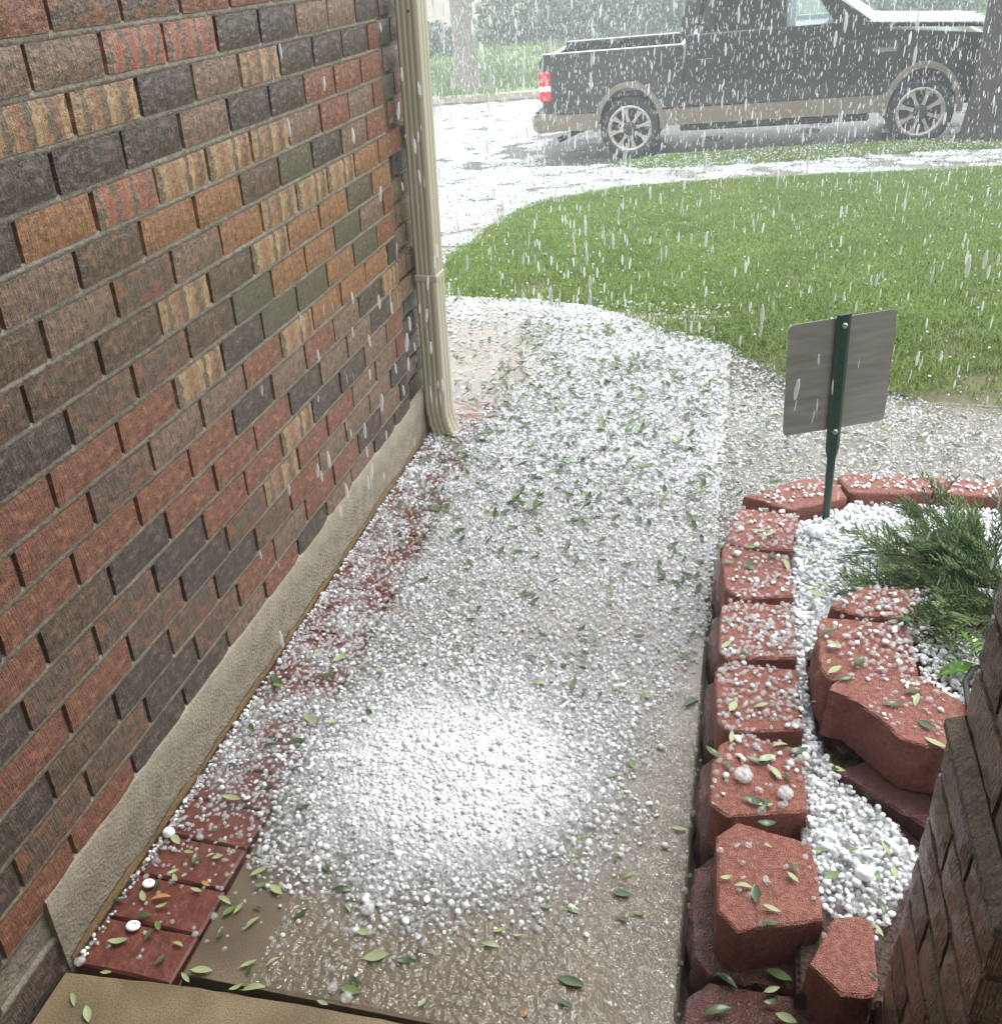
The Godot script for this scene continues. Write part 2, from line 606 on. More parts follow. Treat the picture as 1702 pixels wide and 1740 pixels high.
func brick_wall() -> void:
	var w := thing("brick_wall", "long multicoloured brick house wall with tan mortar along the walkway", "wall", Vector3(WALL_X, 0, 0))
	var top := 3.0
	# mortar bed: a solid core behind the brick faces
	var st := st_new()
	box(st, Vector3(-0.10, (0.02 + top) * 0.5, (0.6 - 3.012) * 0.5), Vector3(0.178, top - 0.02, 0.6 + 3.012))
	box(st, Vector3(-0.12, (0.02 + top) * 0.5, (-3.0125 + CORNER_Z) * 0.5), Vector3(0.16, top - 0.02, -3.0125 - CORNER_Z))
	for k in range(-2, 20):
		var n := 26
		for i in n:
			var za := lerpf(0.6, -3.012, float(i) / n)
			var zb := lerpf(0.6, -3.012, float(i + 1) / n)
			var yy := COURSE0 + k * COURSE
			var p := []
			for z in [za, zb]:
				var d := -0.0042 + 0.0022 * fn.get_noise_2d(z * 9.0, k * 3.0)
				p.append([Vector3(-0.016, yy - 0.0074, z), Vector3(d, yy - 0.0068, z), Vector3(d - 0.001, yy + 0.0066, z), Vector3(-0.016, yy + 0.0078, z)])
			for q in 3:
				quad(st, p[0][q], p[1][q], p[1][q + 1], p[0][q + 1], 1)
	put("mortar", done(st), M.mortar, w)
	# parged foundation strip with a rusty lower edge
	var fo := st_new()
	var nseg := 60
	for i in nseg:
		var z0 := lerpf(-0.92, CORNER_Z - 0.01, float(i) / nseg)
		var z1 := lerpf(-0.92, CORNER_Z - 0.01, float(i + 1) / nseg)
		var prof := []
		for z in [z0, z1]:
			var t0 := 0.171 + fn.get_noise_1d(z * 6.0) * 0.004 + (0.004 if z < -2.2 else 0.0)
			prof.append([Vector3(0.0, -0.05, z), Vector3(0.001 + fn.get_noise_1d(z * 4.0 + 9.0) * 0.002, 0.02, z), Vector3(0.002 + fn.get_noise_1d(z * 5.0) * 0.002, t0 * 0.6, z), Vector3(0.0035, t0 - 0.006, z), Vector3(-0.001, t0, z), Vector3(-0.012, t0 + 0.003, z)])
		for k in 5:
			quad(fo, prof[0][k], prof[1][k], prof[1][k + 1], prof[0][k + 1], 1)
	var fe := Vector3(0.0, 0.0, -0.92)
	quad(fo, fe + Vector3(-0.02, -0.05, 0), fe + Vector3(0.0, -0.05, 0), fe + Vector3(0.002, 0.171, 0), fe + Vector3(-0.02, 0.171, 0))
	var f := put("foundation", done(fo), M.parge, w)
	var rs := st_new()
	for i in nseg:
		var z0 := lerpf(-0.93, CORNER_Z, float(i) / nseg)
		var z1 := lerpf(-0.93, CORNER_Z, float(i + 1) / nseg)
		var h0 := 0.016 + fn.get_noise_1d(z0 * 9.0) * 0.016
		var h1 := 0.016 + fn.get_noise_1d(z1 * 9.0) * 0.016
		quad(rs, Vector3(0.0055, 0.0, z0), Vector3(0.0055, 0.0, z1), Vector3(0.005, h1, z1), Vector3(0.005, h0, z0))
	put("rust_stain", done(rs), M.stain, f)
	# bricks
	var meshes := []
	for v in 6:
		meshes.append(brick_mesh(BRICK_L - 0.0115, COURSE - 0.0118, 0.022, v))
	var short := {}
	for k in 19:
		var y := COURSE0 + k * COURSE + 0.0059
		var ph := (-0.8327 if k % 2 == 1 else -0.7815) * 1.563
		for j in range(-4, 13):
			var z := ph - j * BRICK_L
			if z < -3.02 or z > 0.1 or (k == 18 and z > -0.4):
				continue
			var kind := "P"
			if k < TYPES.size():
				var row: String = TYPES[k]
				var off := {0: 3, 1: 2, 2: 2, 3: 2, 4: 2, 5: 2, 6: 2, 7: 2, 8: 2, 9: 2, 10: 2, 11: 1, 12: 2, 13: 2, 14: 1, 15: 1, 16: 1, 17: 1}
				var at: int = j + int(off[k])
				if at < 0:
					kind = "RDPB"[R.randi() % 4]
				elif at < row.length():
					kind = row[at]
			var len := BRICK_L - 0.0115
			var lim := -3.005
			var me: Mesh = meshes[R.randi() % 6]
			if z - len < lim:
				len = z - lim
				if len < 0.03:
					continue
				var key := int(len * 1000)
				if not short.has(key):
					short[key] = brick_mesh(len, COURSE - 0.0118, 0.022, key % 7, 4)
				me = short[key]
			var vs: Array = M["brick_" + kind]
			put("brick", me, vs[R.randi() % 2], w, Vector3(R.randf_range(-0.0008, 0.0016), y + R.randf_range(-0.0008, 0.0008), z - 0.0048))
	# the courses that reach down to the porch slab, this side of the foundation strip
	for k in 2:
		var y := COURSE0 - (k + 1) * COURSE + 0.0048
		for j in 6:
			var z := -0.915 + BRICK_L * (j + 1) - (0.07 if k == 0 else 0.0)
			if z - BRICK_L < -0.93:
				continue
			var vs: Array = M["brick_D"]
			put("brick", meshes[(j + k) % 6], vs[j % 2], w, Vector3(0, y, z - 0.0048))
	# corner bricks: alternate groups of courses stand back from the wall face
	for k in 19:
		var y := COURSE0 + k * COURSE + 0.0059
		var back := -0.006 if (k >= 5 and k <= 6) or k >= 17 or (k >= 11 and k <= 11) else -0.029
		var lens := [0.094, 0.185, 0.05] if k % 2 == 0 else [0.185, 0.094, 0.05]
		var z := -3.02
		for l in lens:
			var key := 5000 + int(l * 1000)
			if not short.has(key):
				short[key] = brick_mesh(l, COURSE - 0.0118, 0.03, key % 5, 4)
			var kd: String = "RPDPGK"[R.randi() % 6]
			var vs: Array = M["brick_" + kd]
			put("brick", short[key], vs[R.randi() % 2], w, Vector3(back, y, z))
			z -= l + 0.0095
	# eave over the wall, above the picture
	var ev := st_new()
	box(ev, Vector3(-0.1, 3.05, -1.3), Vector3(0.7, 0.1, 4.6), 0.01)
	put("eave", done(ev), M.ceiling, w)

func pillar() -> void:
	var x0 := 0.305
	var x1 := 0.66
	var z0 := -1.028
	var z1 := -0.725
	var ledge := 0.722
	var p := thing("brick_pillar", "dark brick porch pillar with a mortar ledge beside the planter", "pillar", Vector3(x0, 0, z1))
	var w := x1 - x0
	var d := z1 - z0
	var st := st_new()
	box(st, Vector3(w * 0.5, ledge * 0.5, -d * 0.5), Vector3(w - 0.012, ledge, d - 0.012))
	box(st, Vector3(w * 0.5 + 0.004, (ledge + 2.6) * 0.5, -d * 0.5), Vector3(w - 0.026, 2.6 - ledge, d - 0.026))
	put("mortar", done(st), M.pillar_mortar_shaded, p)
	# sloped mortar ledge where the base steps in
	var lg := st_new()
	var a := [Vector3(-0.003, ledge - 0.012, 0.003), Vector3(w, ledge - 0.012, 0.003), Vector3(w, ledge - 0.012, -d - 0.003), Vector3(-0.003, ledge - 0.012, -d - 0.003)]
	var b := [Vector3(0.013, ledge + 0.008, -0.012), Vector3(w, ledge + 0.008, -0.012), Vector3(w, ledge + 0.008, -d + 0.012), Vector3(0.013, ledge + 0.008, -d + 0.012)]
	for i in 4:
		var j := (i + 1) % 4
		var n := 8
		for q in n:
			var f0 := float(q) / n
			var f1 := float(q + 1) / n
			var e0: Vector3 = a[i].lerp(a[j], f0)
			var e1: Vector3 = a[i].lerp(a[j], f1)
			var g0: Vector3 = b[i].lerp(b[j], f0) + Vector3.UP * fn.get_noise_1d(f0 * 40.0 + i) * 0.004
			var g1: Vector3 = b[i].lerp(b[j], f1) + Vector3.UP * fn.get_noise_1d(f1 * 40.0 + i) * 0.004
			quad(lg, e0, e1, g1, g0, 1)
			quad(lg, e0 - Vector3.UP * 0.012, e1 - Vector3.UP * 0.012, e1, e0)
	put("mortar_ledge", done(lg), M.pillar_mortar_shaded, p)
	# bricks of the four faces
	var cache := {}
	for lev in 2:
		var inset := 0.0 if lev == 0 else 0.010
		var nrow := 9 if lev == 0 else 12
		for k in nrow:
			var y := ledge - 0.017 - (k + 1) * COURSE + 0.009 if lev == 0 else ledge + 0.016 + k * COURSE
			if y < -0.03:
				continue
			for side in 4:
				var full := (d if side % 2 == 0 else w) - inset * 2.0
				var cuts := [0.62, 0.38] if (k + side) % 2 == 0 else [0.36, 0.64]
				var s := 0.0
				for c in cuts:
					var len: float = full * c - 0.009
					var key := int(len * 1000) * 4 + k % 3
					if not cache.has(key):
						cache[key] = brick_mesh(len, COURSE - 0.0118, 0.02, key % 11, 8, 4, 0.006)
					var kd: String = "KKKBBMGD"[R.randi() % 8]
					var vs: Array = M["brick_" + kd]
					var o := put("brick", cache[key], vs[R.randi() % 2], p)
					var off: float = s + 0.0045
					if side == 0: # faces -x
						o.rotation.y = PI
						o.position = Vector3(inset, y, -d + inset + off)
					elif side == 1: # faces +z, towards the porch
						o.rotation.y = -PI / 2
						o.position = Vector3(inset + off + len, y, -inset) if false else Vector3(w - inset - off, y, -inset)
						o.rotation.y = -PI / 2
						o.position = Vector3(inset + off, y, -inset)
					elif side == 2: # faces +x
						o.position = Vector3(w - inset, y, -inset - off)
					else: # faces -z
						o.rotation.y = PI / 2
						o.position = Vector3(w - inset - off, y, -d + inset)
					s += full * c

# ================= setting =================
func NN(_x: float, z: float) -> float:
	return -z

# the yard falls away towards the street, which itself climbs to the right
func H(x: float, z: float) -> float:
	return clampf((-z - 4.4) / 8.85, 0.0, 1.0) * (-0.76 + 0.057 * x)

func street_y(x: float) -> float:
	return -0.89 + 0.057 * x

func drive_y(x: float, z: float) -> float:
	return lerpf(H(x, z) - 0.008, street_y(x) + 0.004, clampf((-z - 12.1) / 1.2, 0.0, 1.0)) if z < -12.1 else H(x, z) - 0.008

func sheet(x0: float, x1: float, z0: float, z1: float, step: float, f: Callable) -> ArrayMesh:
	var st := st_new()
	var ks := int(ceil((x1 - x0) / step))
	var kn := int(ceil((z0 - z1) / step))
	var at := func(i: int, j: int) -> Vector3:
		var z: float = lerpf(z0, z1, float(j) / kn)
		var x: float = lerpf(x0, x1, float(i) / ks)
		return Vector3(x, f.call(x, z), z)
	for j in kn:
		for i in ks:
			quad(st, at.call(i, j), at.call(i + 1, j), at.call(i + 1, j + 1), at.call(i, j + 1), 1)
	return done(st)

func lawn_poly() -> PackedVector2Array:
	return poly([-1.69, -5.61, -1.74, -6.43, -1.79, -7.65, -1.72, -8.4, -1.57, -8.91, -1.13, -9.63, -0.33, -10.04, 1.04, -10.31, 2.35, -10.47, 5.2, -10.7, 5.2, -4.4, 1.6, -3.9, 1.08, -3.72, 0.81, -3.70, 0.61, -3.91, 0.25, -3.92, 0.04, -4.23, -0.29, -4.42, -0.68, -4.70, -1.0, -4.77, -1.44, -4.76])

func park_poly() -> PackedVector2Array:
	return poly([-1.50, -11.70, -1.35, -12.3, -0.9, -12.9, 0.25, -13.16, 1.62, -13.18, 6.0, -13.18, 6.0, -12.3, 2.74, -12.20, 1.49, -12.0, 0.23, -11.55, -0.69, -11.40])

func far_y(x: float, z: float) -> float:
	return -0.77 + 0.057 * clampf(x, -40.0, 40.0) + 0.012 * (-z - 21.0)

func setting() -> void:
	# one sheet of soil to the horizon
	var g := st_new()
	var ss := [-110.0, -40.0, -20.0, -10.0, -5.0, 0.0, 5.0, 10.0, 20.0, 40.0, 110.0]
	var prof := [Vector2(-20, -0.06), Vector2(-2, -0.06), Vector2(0.9, -0.06), Vector2(2.5, -0.014), Vector2(4.4, -0.014), Vector2(12.0, 0), Vector2(13.1, 1), Vector2(13.25, 2), Vector2(20.9, 2), Vector2(21.1, 3), Vector2(60, 3), Vector2(150, 3)]
	var gy := func(x: float, q: Vector2) -> float:
		if q.y < 0.0:
			return q.y
		if q.y < 1.5:
			return H(x, -q.x) - 0.16
		if q.y < 2.5:
			return street_y(x) - 0.14
		return far_y(x, -q.x) - 0.03
	for i in ss.size() - 1:
		for j in prof.size() - 1:
			var c := []
			for q in [[i, j], [i + 1, j], [i + 1, j + 1], [i, j + 1]]:
				c.append(Vector3(ss[q[0]], gy.call(ss[q[0]], prof[q[1]]), -prof[q[1]].x))
			quad(g, c[0], c[1], c[2], c[3], 1)
	struct("ground", done(g), M.soil)
	# walkway slab, with its rounded edge along the pavers
	var wk := st_new()
	var prof2 := [Vector2(-0.853, -0.04), Vector2(-0.853, -0.006), Vector2(-0.847, 0.0), Vector2(0.004, 0.0), Vector2(0.012, -0.006), Vector2(0.012, -0.04)]
	for i in prof2.size() - 1:
		quad(wk, Vector3(prof2[i].x, prof2[i].y, -0.945), Vector3(prof2[i + 1].x, prof2[i + 1].y, -0.945), Vector3(prof2[i + 1].x, prof2[i + 1].y, -3.35), Vector3(prof2[i].x, prof2[i].y, -3.35))
	quad(wk, Vector3(-0.85, -0.04, -0.945), Vector3(0.01, -0.04, -0.945), Vector3(0.01, 0, -0.945), Vector3(-0.85, 0, -0.945))
	box(wk, Vector3(-1.0, -0.022, -4.0), Vector3(2.02, 0.043, 1.29), 0.004)
	struct("walkway", done(wk), M.walk)
	# porch slab in front of the door, a touch higher
	var ps := PackedVector2Array([Vector2(-1.058, -0.908), Vector2(-0.84, -0.926), Vector2(-0.6, -0.936), Vector2(-0.2, -0.940), Vector2(0.02, -0.941), Vector2(0.02, 0.7), Vector2(-1.058, 0.7)])
	struct("porch_floor", slab(ps, -0.08, 0.001, 0.005, 0.004, 3.0, 0.03, 0.0010), M.concrete)
	var ps2 := PackedVector2Array([Vector2(0.024, -0.70), Vector2(1.4, -0.70), Vector2(1.4, 0.7), Vector2(0.024, 0.7)])
	struct("porch_floor", slab(ps2, -0.08, 0.006, 0.006, 0.002, 4.0, 0.08, 0.0006), M.concrete)
	# unseen porch roof overhead and house behind the camera, sized to shade the foreground
	struct("porch_ceiling", box_mesh(Vector3(3.2, 0.16, 1.35)), M.ceiling, Vector3(0.54, 2.72, 0.03))
	struct("unseen_house_wall", box_mesh(Vector3(9.0, 3.3, 0.2)), M.dark_brick, Vector3(3.4, 1.35, 0.75))  # out of view; close, wide and dark to block light from behind
	# red paver strip between wall and walkway
	var strip := Node3D.new()
	strip.name = "paver_strip"
	strip.set_meta("kind", "structure")
	add_child(strip)
	put("bedding", box_mesh(Vector3(0.2, 0.03, 3.0)), M.soil, strip, Vector3(-0.957, -0.045, -2.43))
	var z := -0.925
	var k := 0
	var pv := []
	for v in 4:
		pv.append(slab(PackedVector2Array([Vector2(-0.096, -0.0492), Vector2(0.097, -0.0492), Vector2(0.097, 0.0492), Vector2(-0.096, 0.0492)]), -0.05, 0.0, 0.0045, 0.002, v * 9.0, 0.022, 0.0015))
	while z > -3.9:
		var o := put("paver", pv[k % 4], M.paver, strip, Vector3(-0.957 + R.randf_range(-0.003, 0.003), -0.002 + R.randf_range(-0.002, 0.002), z - 0.05))
		o.rotation.y = R.randf_range(-0.02, 0.02) - 0.03
		z -= 0.1025
		k += 1
	# planter bed
	var bed := PackedVector2Array([Vector2(0.19, -1.04), Vector2(0.5, -1.03), Vector2(1.6, -1.1), Vector2(1.6, -2.62), Vector2(0.4, -2.60), Vector2(0.2, -2.42)])
	struct("planter_bed", slab(bed, -0.05, 0.125, 0.01, 0.004, 5.0, 0.06, 0.02), M.mulch)
	# driveway and path of concrete under the hail, then lawn soil on top
	struct("driveway", sheet(-9.0, -0.6, -3.3, -13.3, 0.4, drive_y), M.drive)
	struct("street", sheet(-40.0, 40.0, -13.25, -21.05, 3.9, func(x: float, _z: float) -> float: return street_y(x)), M.asphalt)
	for e in [["lawn_soil", lawn_poly(), -0.003], ["parkway_soil", park_poly(), 0.004]]:
		var st := st_new()
		var pl: PackedVector2Array = e[1]
		var cell := 0.09
		var lo := Vector2(-2, -14)
		for i in 90:
			for j in 125:
				var c := lo + Vector2(i, j) * cell
				if Geometry2D.is_point_in_polygon(c + Vector2.ONE * cell * 0.5, pl):
					var v := func(q: Vector2) -> Vector3: return Vector3(q.x, H(q.x, q.y) + (e[2] if q.y < -4.55 else -0.0105) + 0.004 * fn.get_noise_2d(q.x * 9.0, q.y * 9.0), q.y)
					quad(st, v.call(c + Vector2(0, cell)), v.call(c + Vector2(cell, cell)), v.call(c + Vector2(cell, 0)), v.call(c), 1)
		struct(e[0], done(st), M.lawn_soil)
	# sidewalk slab sections between lawn and parkway
	var sw := st_new()
	for i in 6:
		var x0 := -1.2 + i * 1.25
		quad(sw, Vector3(x0, H(x0, -10.0) + 0.002, -10.0), Vector3(x0 + 1.24, H(x0 + 1.24, -10.0) + 0.002, -10.0), Vector3(x0 + 1.24, H(x0 + 1.24, -12.4) + 0.002, -12.4), Vector3(x0, H(x0, -12.4) + 0.002, -12.4))
	struct("sidewalk", done(sw), M.drive)
	# kerb on this side, right of the driveway, and on the far side of the street
	for e in [[-1.1, 30.0, -13.18, -13.33], [-40.0, 40.0, -20.98, -21.14]]:
		var st := st_new()
		var n := int((e[1] - e[0]) / 2.5) + 1
		for i in n:
			var x0: float = lerpf(e[0], e[1], float(i) / n)
			var x1: float = lerpf(e[0], e[1], float(i + 1) / n)
			var b := Basis(Vector3.BACK, atan(0.057))
			box(st, Vector3((x0 + x1) * 0.5, street_y((x0 + x1) * 0.5) + 0.005, (e[2] + e[3]) * 0.5), Vector3(x1 - x0, 0.25, e[2] - e[3]), 0.02, b)
		struct("kerb", done(st), M.kerb)
	# rain water running over the near right of the walkway
	var wt := st_new()
	var nx := 10
	var nz := 20
	for i in nx:
		for j in nz:
			var pt := func(a: int, b: int) -> Vector3:
				var x := lerpf(-0.72, 0.008, float(a) / nx)
				var zz := lerpf(-0.95, -1.9, float(b) / nz)
				return Vector3(x, 0.0045 + 0.001 * fn.get_noise_2d(x * 30.0, zz * 30.0), zz)
			quad(wt, pt.call(i, j), pt.call(i + 1, j), pt.call(i + 1, j + 1), pt.call(i, j + 1), 1)
	for i in 16:
		for j in 12:
			var pt := func(a: int, b: int) -> Vector3:
				var x := lerpf(0.015, 1.9, a / 16.0)
				var zz := lerpf(-2.78, -3.75, b / 12.0)
				return Vector3(x, -0.0065 + 0.001 * fn.get_noise_2d(x * 30.0, zz * 30.0), zz)
			quad(wt, pt.call(i, j), pt.call(i + 1, j), pt.call(i + 1, j + 1), pt.call(i, j + 1), 1)
	struct("water", done(wt), M.water)

func leaf_cloud(called: String, parent: Node, n: int, place: Callable, size: float, cols: Array) -> MultiMeshInstance3D:
	var st := st_new()
	for k in 5:
		var a := TAU * k / 5.0
		var d := Vector3(cos(a), 0.35 * sin(a * 2.0), sin(a))
		var s := d.cross(Vector3.UP).normalized() * 0.35
		tri(st, Vector3.ZERO, d * 0.6 + s, d * 1.1)
		tri(st, Vector3.ZERO, d * 1.1, d * 0.6 - s)
	var mm := MultiMesh.new()
	mm.transform_format = MultiMesh.TRANSFORM_3D
	mm.use_colors = true
	mm.mesh = done(st)
	mm.instance_count = n
	for i in n:
		var p: Vector3 = place.call()
		var b := Basis.from_euler(Vector3(R.randf_range(-1, 1), R.randf() * TAU, R.randf_range(-1, 1))).scaled(Vector3.ONE * size * R.randf_range(0.6, 1.4))
		mm.set_instance_transform(i, Transform3D(b, p))
		var c: Color = cols[R.randi() % cols.size()]
		mm.set_instance_color(i, c * R.randf_range(0.75, 1.25))
	var o := MultiMeshInstance3D.new()
	o.name = called
	o.multimesh = mm
	o.material_override = M.foliage
	o.set_meta("kind", "stuff")
	parent.add_child(o, true)
	return o

func far_side() -> void:
	struct("far_lawn", sheet(-40.0, 40.0, -21.1, -70.0, 4.0, far_y), M.far_lawn)
	# tufts that give the far lawn its rough surface
	var st := st_new()
	for k in 40:
		var p := Vector3(R.randf_range(-0.3, 0.3), 0, R.randf_range(-0.3, 0.3))
		var a := R.randf() * TAU
		var w := Vector3(cos(a), 0, sin(a)) * 0.012
		tri(st, p - w, p + w, p + Vector3(R.randf_range(-0.05, 0.05), R.randf_range(0.06, 0.14), R.randf_range(-0.05, 0.05)))
	var mm := MultiMesh.new()
	mm.transform_format = MultiMesh.TRANSFORM_3D
	mm.use_colors = true
	mm.mesh = done(st)
	mm.instance_count = 2600
	for i in 2600:
		var n := 21.2 + 20.0 * pow(R.randf(), 1.4)
		var p := Vector2(R.randf_range(-14.0, 9.0), -n)
		mm.set_instance_transform(i, Transform3D(Basis(Vector3.UP, R.randf() * TAU).scaled(Vector3.ONE * R.randf_range(0.8, 1.5)), Vector3(p.x, far_y(p.x, p.y), p.y)))
		mm.set_instance_color(i, Color(0.13, 0.21, 0.055) * R.randf_range(0.7, 1.4))
	var fg := MultiMeshInstance3D.new()
	fg.name = "far_grass"
	fg.multimesh = mm
	fg.material_override = M.grass
	fg.set_meta("kind", "stuff")
	fg.set_meta("label", "rough grass of the lawn across the street")
	add_child(fg)
	# tree across the street
	var t := thing("far_tree", "grey straight tree trunk on the lawn across the street", "tree", Vector3(-5.95, -1.10, -22.2))
	var tr := st_new()
	tube(tr, [Vector3(0, -0.1, 0), Vector3(0.02, 0.15, 0), Vector3(0.02, 0.6, 0), Vector3(-0.05, 2.2, 0), Vector3(0.05, 4.0, 0.1), Vector3(0.1, 5.4, 0.1)], [0.42, 0.31, 0.25, 0.23, 0.2, 0.12], 12)
	for k in 6:
		var a := TAU * k / 6.0
		tube(tr, [Vector3(0, 2.6 + k * 0.35, 0), Vector3(cos(a) * 1.0, 3.5 + k * 0.35, sin(a) * 1.0), Vector3(cos(a) * 2.2, 4.3 + k * 0.3, sin(a) * 2.2)], [0.09, 0.06, 0.02], 6)
	put("trunk", done(tr), M.bark_hazed, t)
	leaf_cloud("crown", t, 2200, func() -> Vector3:
		var u := Vector3(R.randfn(), R.randfn() * 0.6, R.randfn()).normalized() * pow(R.randf(), 0.4)
		return Vector3(0, 5.0, 0) + Vector3(u.x * 2.8, u.y * 1.9, u.z * 2.8), 0.16, [Color(0.06, 0.1, 0.035), Color(0.09, 0.14, 0.05), Color(0.045, 0.075, 0.03)])
	# shrubs beyond the truck
	var labels := ["dark rounded shrub seen between the far tree and the truck bed", "green shrub showing above the middle of the truck bed", "tall hazy shrub just behind the truck cab", "pale low shrub left of the far tree", "wide shrub beyond the truck hood"]
	var spots := [[-6.6, 33.0, 1.9, 2.2], [-4.0, 32.0, 1.8, 2.4], [-1.4, 32.5, 1.7, 2.4], [-9.0, 30.0, 1.0, 0.8], [4.2, 31.0, 1.6, 1.1]]
	for i in 5:
		var q: Array = spots[i]
		var sp := Vector2(q[0], -q[1])
		var b := thing("shrub", labels[i], "shrub", Vector3(sp.x, far_y(sp.x, sp.y), sp.y), 0.0, "shrubs across the street")
		var stm := st_new()
		for k in 5:
			var a := TAU * k / 5.0
			tube(stm, [Vector3(0, -0.1, 0), Vector3(cos(a) * 0.25 * q[2], q[3] * 0.4, sin(a) * 0.25 * q[2]), Vector3(cos(a) * 0.5 * q[2], q[3] * 0.8, sin(a) * 0.5 * q[2])], [0.04, 0.03, 0.01], 5)
		put("stem", done(stm), M.bark, b)
		leaf_cloud("foliage", b, 2400, func() -> Vector3:
			var u := Vector3(R.randfn(), R.randfn(), R.randfn()).normalized() * pow(R.randf(), 0.35)
			var w := 1.0 + 0.3 * fn.get_noise_3d(u.x * 2.0 + i * 9.0, u.y * 2.0, u.z * 2.0)
			return Vector3(u.x * q[2] * w, absf(u.y) * q[3] * w + 0.05, u.z * q[2] * w), 0.1, [Color(0.05, 0.09, 0.035), Color(0.08, 0.13, 0.05), Color(0.035, 0.065, 0.03)])
	# house on the left beyond the far lawn
	var hp := Vector2(-17.0, -43.0)
	var h := thing("far_house", "pale beige house blurred by the hail beyond the far lawn", "house", Vector3(hp.x, far_y(hp.x, hp.y), hp.y))
	put("wall", box_mesh(Vector3(11, 3.0, 6), 0.01), M.siding, h, Vector3(0, 1.5, 0))
	var rf := st_new()
	extrude(rf, poly([-3.4, 0, 3.4, 0, 0, 2.0]), -5.8, 5.8)
	var ro := put("roof", done(rf), M.roofing, h, Vector3(0, 3.0, 0))
	ro.rotation.y = PI / 2
	for x in [-3.2, 0.4, 3.4]:
		var wn := put("window", box_mesh(Vector3(1.4, 1.3, 0.08), 0.01), M.ceiling, h, Vector3(x, 1.6, 3.03))
		put("pane", box_mesh(Vector3(1.24, 1.14, 0.02)), M.pane, wn, Vector3(0, 0, 0.045))
	put("door", box_mesh(Vector3(0.95, 2.05, 0.06), 0.01), M.paver, h, Vector3(-1.3, 1.05, 3.03))

# ================= planter blocks =================
var tops := []

func on_block(x: float, z: float) -> bool:
	var q := Vector2(x, z)
	for t in tops:
		if Geometry2D.is_point_in_polygon(q, t):
			return true
	return false

func block(called: String, outline: Array, y0: float, y1: float, label: String, group: String, mat: Material, rough := 0.006) -> void:
	var pl := poly(outline)
	if y1 > 0.17:
		tops.append(pl)
	var c := Vector2.ZERO
	for q in pl:
		c += q
	c /= pl.size()
	var loc := PackedVector2Array()
	for q in pl:
		loc.append(q - c)
	var o := put(called, slab(loc, 0.0, y1 - y0, 0.004, rough, c.x * 50.0 + c.y * 70.0, 0.014, 0.0018), mat, self, Vector3(c.x, y0, c.y))
	tag(o, label, "paving block", group)

